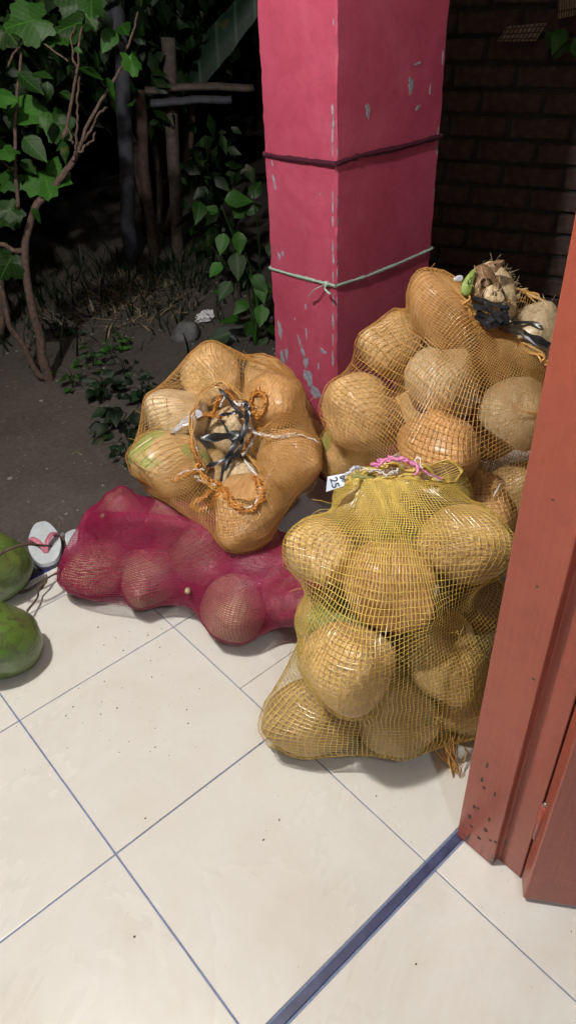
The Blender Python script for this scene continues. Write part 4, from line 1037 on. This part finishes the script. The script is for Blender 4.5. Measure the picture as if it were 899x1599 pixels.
# plant by the pillar
b = atz(398, 545, -.10); b[2] = gz(b[0], b[1]); pb = atv(390, 500, b)
def L_(x, y, s, rx, uy, sd, k=0.):
    r = random.Random(sd); p = atv(x, y, b)+np.array([FW[0], FW[1], 0])*k; sz = s*dep(p)/FPX; d = unit(RT*rx+UP*uy+FW*r.uniform(-.4, .1)); return (p, d, tosky(r, .25), sz)
stem_plant('leafy_plant', b, [atv(x, y, b) for x, y in ((372, 360), (345, 320), (395, 300), (425, 430), (385, 420))], 'leafy green plant with hanging pointed leaves against the pink pillar', 'plant',
  [L_(313, 315, 38, -.1, -1, 1), L_(372, 362, 34, .1, -1, 2), L_(370, 395, 44, .05, -1, 3), L_(345, 410, 30, -.6, -.8, 4), L_(392, 310, 32, .5, .9, 5), L_(350, 318, 44, .9, .1, 6, .05), L_(350, 365, 34, -.2, -1, 7), L_(418, 432, 34, .7, -.5, 8, -.12),
   L_(405, 440, 34, .2, -1, 9), L_(395, 430, 34, .5, -.6, 10), L_(360, 440, 34, -.5, -.8, 11), L_(410, 475, 36, -.1, -1, 12), L_(385, 470, 30, -.5, -.6, 13), L_(400, 545, 26, .4, .3, 14), L_(375, 500, 34, -.9, .1, 15), L_(360, 520, 40, -.9, -.3, 16), L_(385, 525, 30, .2, .8, 17), L_(420, 400, 30, .3, .8, 18), L_(365, 345, 30, .4, .5, 19, .05), L_(340, 335, 26, -.8, .3, 20, .05), L_(380, 340, 30, .8, .2, 21, .1), L_(355, 455, 24, -.8, .1, 22), L_(410, 505, 30, .5, -.3, 23), L_(372, 420, 30, .3, -.9, 24)])
# low weeds on the dirt
wb = [((195, 690), 34), ((165, 640), 26), ((225, 650), 26), ((150, 590), 20), ((205, 735), 20), ((200, 610), 22), ((120, 628), 16), ((185, 555), 18), ((110, 540), 16)]
WL = ['dark weed clump close to the left side of the open mouthed sack', 'low weed left of the open sack near the sapling foot', 'small weed tucked against the upper left of the open sack', 'little weed on the dirt right of the sapling trunk', 'weed in the shadow just above the red sack', 'sparse weed on bare dirt above the weed clump', 'tiny bright weed at the foot of the sapling', 'flat weed on the dirt below the litter heap', 'tiny weed beside the sapling trunk on the dark dirt']
for i, ((x, y), s) in enumerate(wb):
    r = random.Random(60+i); b2 = atz(x, y, -.10); b2[2] = gz(b2[0], b2[1]); lv = []; tops = []
    for k in range(4): tops.append(b2+np.array([r.gauss(0, .06), r.gauss(0, .06), r.uniform(.03, .12)]))
    for k in range(16):
        a = r.uniform(0, 6.28); q = r.uniform(.1, 1); p = b2+np.array([math.cos(a)*q*s*.0032, math.sin(a)*q*s*.0032, r.uniform(.015, .11)*(1.2-q)]); lv.append((p, np.array([math.cos(a), math.sin(a), r.uniform(-.2, .4)]), tosky(r, .3), r.uniform(.03, .06)*s/26))
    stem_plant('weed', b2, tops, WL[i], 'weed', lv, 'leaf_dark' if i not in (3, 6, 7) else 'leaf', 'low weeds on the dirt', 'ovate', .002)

# grass blades and dry litter on the dirt (uncountable)
def blades(name, cx, cy, sx, sy, n, hmin, hmax, w, mat, seed, lie=0.):
    r = np.random.RandomState(seed); V = []; F = []
    for k in range(n):
        x, y = cx+r.randn()*sx, cy+r.randn()*sy
        if -1.62 < x < 2.05 and y < .83: continue
        z = gz(x, y)-.004; a = r.uniform(0, 6.28); h = r.uniform(hmin, hmax); l = (.3+.5*r.rand())*(1-lie)+lie; e = np.array([math.cos(a), math.sin(a), 0]); s = np.array([-e[1], e[0], 0])*w*r.uniform(.6, 1.3); o = len(V)
        for u in (0, .4, .75, 1.):
            c = np.array([x, y, z])+e*h*l*u**1.4+np.array([0, 0, h*(1-lie*.85)*(u-.35*u*u)+.004]); V += [c-s*(1-.85*u), c+s*(1-.85*u)]
        for q in range(3): F.append((o+2*q, o+2*q+1, o+2*q+3, o+2*q+2))
    o = mk(name, V, F, M[mat]); return o
def stuff(o, lab, cat): tag(o, lab, cat, None, 'stuff'); return o
stuff(blades('grass', 1.75, 2.35, .30, .25, 420, .05, .16, .004, 'leaf_dark', 1), 'short dark grass growing round the litter heap', 'grass')
stuff(blades('grass', 1.15, 2.9, .5, .4, 500, .08, .3, .005, 'leaf_dark', 2), 'tall dark grass behind the sapling', 'grass')
stuff(blades('dry_litter', 1.55, 2.42, .16, .13, 260, .06, .2, .0045, 'twig', 3, .75), 'heap of dry stalks and leaves on the dirt', 'litter')
stuff(blades('dry_litter', .75, 1.5, .5, .45, 120, .01, .05, .0022, 'twig', 4, .9), 'scattered dry bits on the bare dirt', 'litter')
L = []; rg = np.random.RandomState(44)
for k in range(26):
    b2 = atz(rg.uniform(180, 255), rg.uniform(455, 505), -.07); a = rg.uniform(0, 6.28); l = rg.uniform(.06, .2); e = np.array([math.cos(a), math.sin(a), rg.uniform(-.1, .3)])
    L.append((wob(spline([b2, b2+e*l*.5, b2+e*l], 10), .004, k, 2), rg.uniform(.0015, .005)))
tag(tubes('twig_pile', L, M['twig'], None, 5), 'pile of dry twigs on the dirt between the sapling and the posts', 'twigs', None, 'stuff')
def pebbles(seed, n):
    r = np.random.RandomState(seed); V = []; F = []; v0, f0_ = ico(1)
    for k in range(n):
        x, y = r.uniform(-.1, 2.1), r.uniform(.86, 2.6); s = .0025+.006*r.rand()**3; o = len(V)
        V += [tuple(q*np.array([s*r.uniform(.7, 1.6), s, s*.6])+np.array([x, y, gz(x, y)+s*.2])) for q in v0]; F += [tuple(i+o for i in f) for f in f0_]
    return mk('pebbles', V, F, M['concrete'])
stuff(pebbles(5, 420), 'small pebbles scattered on the dirt', 'pebbles')

# stone, crumpled paper, teal scrap
def rock(name, c, s, mat, seed, label, cat, crump=.18, sub=ICO2):
    V, F = sub; r = np.random.RandomState(seed); D = V.copy(); k = np.ones(len(V))
    for q in range(12):
        n = r.randn(3); n /= np.linalg.norm(n); f = D@n; k = np.minimum(k, np.where(f > .2, r.uniform(1-crump*2, 1-crump*.2)/np.maximum(f, .2), 9))
    if mat == 'paper': k = r.uniform(.45, 1.15, len(V))
    V = D*k[:, None]*np.array(s)+c; o = mk(name, V, F, M[mat], None, mat != 'paper'); return tag(o, label, cat)
c = atz(288, 522, -.06); rock('stone', c, (.085, .07, .055), 'stone', 3, 'grey stone on the dirt beside the crumpled paper', 'stone')
c = atz(365, 520, -.085); rock('stone', c, (.12, .07, .04), 'stone', 13, 'low dark stone half hidden under the leafy plant', 'stone')
c = atz(320, 494, -.05); rock('paper_scrap', c, (.055, .03, .028), 'paper', 5, 'crumpled white paper lying beside the grey stone', 'paper', .32, ICO2)
c = atz(270, 497, -.06); rock('plastic_scrap', c, (.03, .012, .01), 'leaf_teal', 6, 'small teal plastic scrap left of the grey stone', 'scrap', .3, ico(2))
for i, (x, y, lb) in enumerate(((20, 630, 'white paper flake on the dirt at the left edge'), (97, 633, 'tiny white shell at the foot of the sapling trunk'), (10, 605, 'small pale chip on the dirt near the left edge'))):
    c = atz(x, y, -.085); rock('pale_chip', c, (.018, .008, .006), 'paper', 20+i, lb, 'chip', .25, ico(2))

# ------------------------------------------------------------------ fence, bricks and dark background
def make_fence():
    b = atz(262, 405, -.08); b[2] = gz(b[0], b[1])
    t = empty('wooden_fence', tuple(b), 'old wooden rail fence on rough posts in the dark garden', 'fence')
    def A(x, y, k=0.): return atv(x, y, b)+np.array([FW[0], FW[1], 0])*k
    def log(name, pts, r, mat, k=0., fl=1.): par(tube(name, wob(spline([A(x, y, k) for x, y in pts], 16), .004, int(pts[0][0]), 2), r, M[mat], None, 10, fl), t)
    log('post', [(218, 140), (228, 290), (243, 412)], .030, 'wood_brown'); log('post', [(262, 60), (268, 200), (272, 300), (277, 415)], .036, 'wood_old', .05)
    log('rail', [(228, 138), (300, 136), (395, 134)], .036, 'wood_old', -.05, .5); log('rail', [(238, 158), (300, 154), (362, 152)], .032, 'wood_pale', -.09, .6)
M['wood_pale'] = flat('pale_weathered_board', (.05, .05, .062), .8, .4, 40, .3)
make_fence()
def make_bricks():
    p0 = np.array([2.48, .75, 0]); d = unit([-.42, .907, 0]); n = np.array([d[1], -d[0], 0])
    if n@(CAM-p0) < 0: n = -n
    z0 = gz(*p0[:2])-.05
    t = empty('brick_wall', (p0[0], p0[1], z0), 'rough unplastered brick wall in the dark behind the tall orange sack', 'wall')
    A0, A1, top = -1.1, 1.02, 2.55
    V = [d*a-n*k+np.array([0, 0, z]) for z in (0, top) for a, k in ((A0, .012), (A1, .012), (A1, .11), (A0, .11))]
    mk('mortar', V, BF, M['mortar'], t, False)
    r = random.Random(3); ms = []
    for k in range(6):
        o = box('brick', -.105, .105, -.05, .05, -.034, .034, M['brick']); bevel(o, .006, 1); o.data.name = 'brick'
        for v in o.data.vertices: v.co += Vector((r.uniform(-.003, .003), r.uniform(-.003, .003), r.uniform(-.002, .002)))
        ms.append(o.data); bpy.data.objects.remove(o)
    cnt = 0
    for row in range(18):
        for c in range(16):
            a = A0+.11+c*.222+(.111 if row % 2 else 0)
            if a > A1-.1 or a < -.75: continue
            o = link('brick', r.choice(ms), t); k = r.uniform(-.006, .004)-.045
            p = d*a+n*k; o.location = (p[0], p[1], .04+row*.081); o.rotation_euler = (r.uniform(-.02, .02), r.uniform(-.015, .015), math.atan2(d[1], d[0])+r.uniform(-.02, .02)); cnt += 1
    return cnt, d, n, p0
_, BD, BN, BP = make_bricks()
# made-up tan boards standing in for a lit area, top right
def on_wall(x, y, off): v = ray(x, y); return CAM+v*(((BP+BN*off-CAM)@BN)/(v@BN))
def make_panel(label, pts, off, name, cat, mat='plank'):
    c = [on_wall(x, y, off) for x, y in pts]; t = empty(name, tuple(np.mean(c, 0)), label, cat)
    V = c+[p-BN*.02 for p in c]; par(mk('board', V, [(0, 1, 2, 3), (7, 6, 5, 4), (0, 4, 5, 1), (1, 5, 6, 2), (2, 6, 7, 3), (3, 7, 4, 0)], M[mat], None, False), t)
    L = []
    for k in range(9):
        u = (k+.5)/9; L.append((np.array([c[0]+(c[1]-c[0])*u+BN*.003, c[3]+(c[2]-c[3])*u+BN*.003]), .002))
    for k in range(3):
        u = (k+.5)/3; L.append((np.array([c[0]+(c[3]-c[0])*u+BN*.004, c[1]+(c[2]-c[1])*u+BN*.004]), .002))
    par(tubes('wire_mesh', L, M['bark'], None, 4), t); return t
make_panel('tan meshed board standing in for a lit area high on the dark brick wall', [(775, 65), (835, 64), (852, 36), (790, 42)], .06, 'stand_in_board', 'board')
make_panel('small tan stand-in board at the top right corner above the brick wall board', [(870, 30), (905, 22), (905, -40), (874, -40)], .06, 'stand_in_board', 'board')
b3 = on_wall(856, 60, .03); tt = empty('creeper', tuple(b3), 'dark green creeper leaves beside the board high on the brick wall', 'plant')
rr = random.Random(77)
par(tube('stem', spline([on_wall(850, 80, .02), on_wall(862, 50, .03), on_wall(892, 62, .03)], 12), .003, M['bark'], None, 6), tt)
for x, y, s in ((852, 50, 20), (862, 55, 22), (880, 45, 40), (895, 60, 40), (885, 65, 30)):
    p = on_wall(x, y, .05); leaf(tt, p, RT*rr.uniform(-1, 1)-UP, BN+np.array([0, 0, .4]), s*dep(p)/FPX, 'ovate', 'leaf', int(x))

def bush(name, c, rad, n, size, mat, seed, label, cat='bush', trunk=True):
    r = np.random.RandomState(seed); t = empty(name, (c[0], c[1], gz(c[0], c[1])-.03), label, cat, 'dark plants behind the garden fence'); V = []; F = []
    for k in range(n):
        v = r.randn(3); v /= np.linalg.norm(v); q = r.rand()**.4; p = np.array([c[0], c[1], c[2]])+v*np.array(rad)*q
        if p[2] < .05: p[2] = .05+r.rand()*.3
        d = r.randn(3); d[2] -= .8; d = unit(d); nn = unit(r.randn(3)+np.array([-.5, -.6, .8])); s = unit(np.cross(nn, d)); nn = np.cross(d, s); L = size*r.uniform(.6, 1.5); w = L*.26; o = len(V)
        V += [p, p+d*L*.4+s*w, p+d*L*.45+nn*L*.07, p+d*L*.4-s*w, p+d*L-nn*L*.1]; F += [(o, o+1, o+2), (o, o+2, o+3), (o+1, o+4, o+2), (o+2, o+4, o+3)]
    par(mk('crown', V, F, M[mat]), t)
    if trunk:
        for k in range(3):
            e = np.array([c[0]+r.randn()*rad[0]*.4, c[1]+r.randn()*rad[1]*.4, c[2]+rad[2]*.3]); b_0 = np.array([c[0]+r.randn()*.05, c[1]+r.randn()*.05, gz(c[0], c[1])-.03])
            P = wob(spline([b_0, (b_0+e)/2+r.randn(3)*.08, e], 14), .01, seed+k, 3); par(tube('trunk', P, np.linspace(.028, .008, len(P)), M['bark'], None, 8), t)
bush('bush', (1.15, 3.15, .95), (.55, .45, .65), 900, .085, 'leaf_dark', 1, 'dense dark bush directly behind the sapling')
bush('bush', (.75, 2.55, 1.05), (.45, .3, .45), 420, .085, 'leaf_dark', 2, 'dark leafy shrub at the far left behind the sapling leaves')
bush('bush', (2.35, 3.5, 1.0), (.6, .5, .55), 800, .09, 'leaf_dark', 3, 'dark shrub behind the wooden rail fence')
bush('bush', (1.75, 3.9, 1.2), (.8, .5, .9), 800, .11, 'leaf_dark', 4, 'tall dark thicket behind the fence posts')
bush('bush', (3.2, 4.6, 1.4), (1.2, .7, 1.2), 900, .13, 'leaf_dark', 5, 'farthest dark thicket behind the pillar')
# banana frond and a tree trunk at the back
fb = atz(275, 420, -.08); fb = fb+np.array([.25, .45, 0]); fb[2] = gz(fb[0], fb[1])
t = empty('banana_plant', tuple(fb), 'slanting teal banana frond hanging above the fence rails', 'plant')
def frond(root, pts, w, seed):
    P = spline([atv(x, y, fb) for x, y in pts], 26); m = len(P); V = []; F = []; r = random.Random(seed)
    for i, p in enumerate(P):
        u = i/(m-1); d = unit(P[min(i+1, m-1)]-P[max(i-1, 0)]); s = unit(np.cross(d, -FW)); ww = w*math.sin(math.pi*(.08+.9*u))**.6
        for e in (-1, -.5, 0, .5, 1): V.append(p+s*ww*e*(1+r.uniform(-.08, .08))+(-FW)*(-.25*abs(e)*ww)+np.array([0, 0, -.1*abs(e)*ww]))
    for i in range(m-1):
        for k in range(4): F.append((i*5+k, i*5+k+1, (i+1)*5+k+1, (i+1)*5+k))
    return par(mk('frond', V, F, M['leaf_teal']), root)
frond(t, [(302, 130), (325, 85), (352, 45), (385, 5), (410, -40)], .085, 1)
par(tube('stem', spline([fb, atv(292, 250, fb), atv(302, 132, fb)], 14), np.linspace(.035, .02, len(spline([fb, atv(292, 250, fb), atv(302, 132, fb)], 14))), M['wood_brown'], None, 9), t)
leaf(t, atv(275, 80, fb), -UP, unit(np.array([-.4, -.5, .6])), 40*4.2/FPX, 'ovate', 'leaf', 2)
tb = atz(205, 415, -.08); tb[2] = gz(tb[0], tb[1])-.03
t = empty('tree', tuple(tb), 'slim grey tree trunk rising behind the left end of the fence', 'tree')
P = wob(spline([tb, atv(198, 250, tb), atv(190, 100, tb), atv(180, 0, tb), atv(176, -120, tb)], 24), .01, 5, 3); par(tube('trunk', P, np.linspace(.042, .034, len(P)), M['wood_pale'], None, 10), t)
rr = random.Random(9)
for k in range(22):
    p = atv(180+rr.uniform(-40, 60), rr.uniform(-40, 80), tb)+np.array([rr.uniform(-.1, .1), rr.uniform(-.1, .1), 0]); leaf(t, p, unit(np.array([rr.gauss(0, 1), rr.gauss(0, 1), -1.])), tosky(rr, .4), rr.uniform(.08, .15), 'ovate', 'leaf_dark', k)

def crumbs(seed, n):
    r = np.random.RandomState(seed); V = []; F = []; v0, f0_ = ico(1)
    for k in range(n):
        x, y = (r.uniform(-.1, .7), r.uniform(-.75, .75)) if r.rand() < .35 else (.22+r.randn()*.16, .36+r.randn()*.14)
        if y > .78: continue
        s_ = .0005+.0013*r.rand()**3; o = len(V); V += [tuple(q*np.array([s_*r.uniform(.7, 2.2), s_, s_*.5])+np.array([x, y, .0008+s_*.3])) for q in v0]; F += [tuple(i+o for i in f) for f in f0_]
    return mk('crumbs', V, F, M['bark'])
stuff(crumbs(8, 170), 'tiny brown husk crumbs scattered on the tiles before the red sack', 'crumbs')
def fuzz(o, nut, n, seed, ln=.02):
    r = np.random.RandomState(seed); L = []
    for k in range(n):
        d = r.randn(3); d /= np.linalg.norm(d); p = d*nut.rad(d[None])[0]; t_ = r.randn(3)*.7+d*.6; t_ /= np.linalg.norm(t_); q = p+t_*ln*r.uniform(.4, 1.3)
        L.append((np.array([p, (p+q)/2+d*ln*.12, q]), .0003))
    f = tubes('fibre', L, M['husk_pale'], o, 3); f['kind'] = 'stuff'
for k, idx in (('back', (11, 12)), ('open', (7, 8)), ('front', (4,))):
    for i in idx:
        lab = NUTS[k][i][6]; o = next(q for q in bpy.data.objects if q.get('label') == lab); fuzz(o, NUT[k][i], 420, i, .018)
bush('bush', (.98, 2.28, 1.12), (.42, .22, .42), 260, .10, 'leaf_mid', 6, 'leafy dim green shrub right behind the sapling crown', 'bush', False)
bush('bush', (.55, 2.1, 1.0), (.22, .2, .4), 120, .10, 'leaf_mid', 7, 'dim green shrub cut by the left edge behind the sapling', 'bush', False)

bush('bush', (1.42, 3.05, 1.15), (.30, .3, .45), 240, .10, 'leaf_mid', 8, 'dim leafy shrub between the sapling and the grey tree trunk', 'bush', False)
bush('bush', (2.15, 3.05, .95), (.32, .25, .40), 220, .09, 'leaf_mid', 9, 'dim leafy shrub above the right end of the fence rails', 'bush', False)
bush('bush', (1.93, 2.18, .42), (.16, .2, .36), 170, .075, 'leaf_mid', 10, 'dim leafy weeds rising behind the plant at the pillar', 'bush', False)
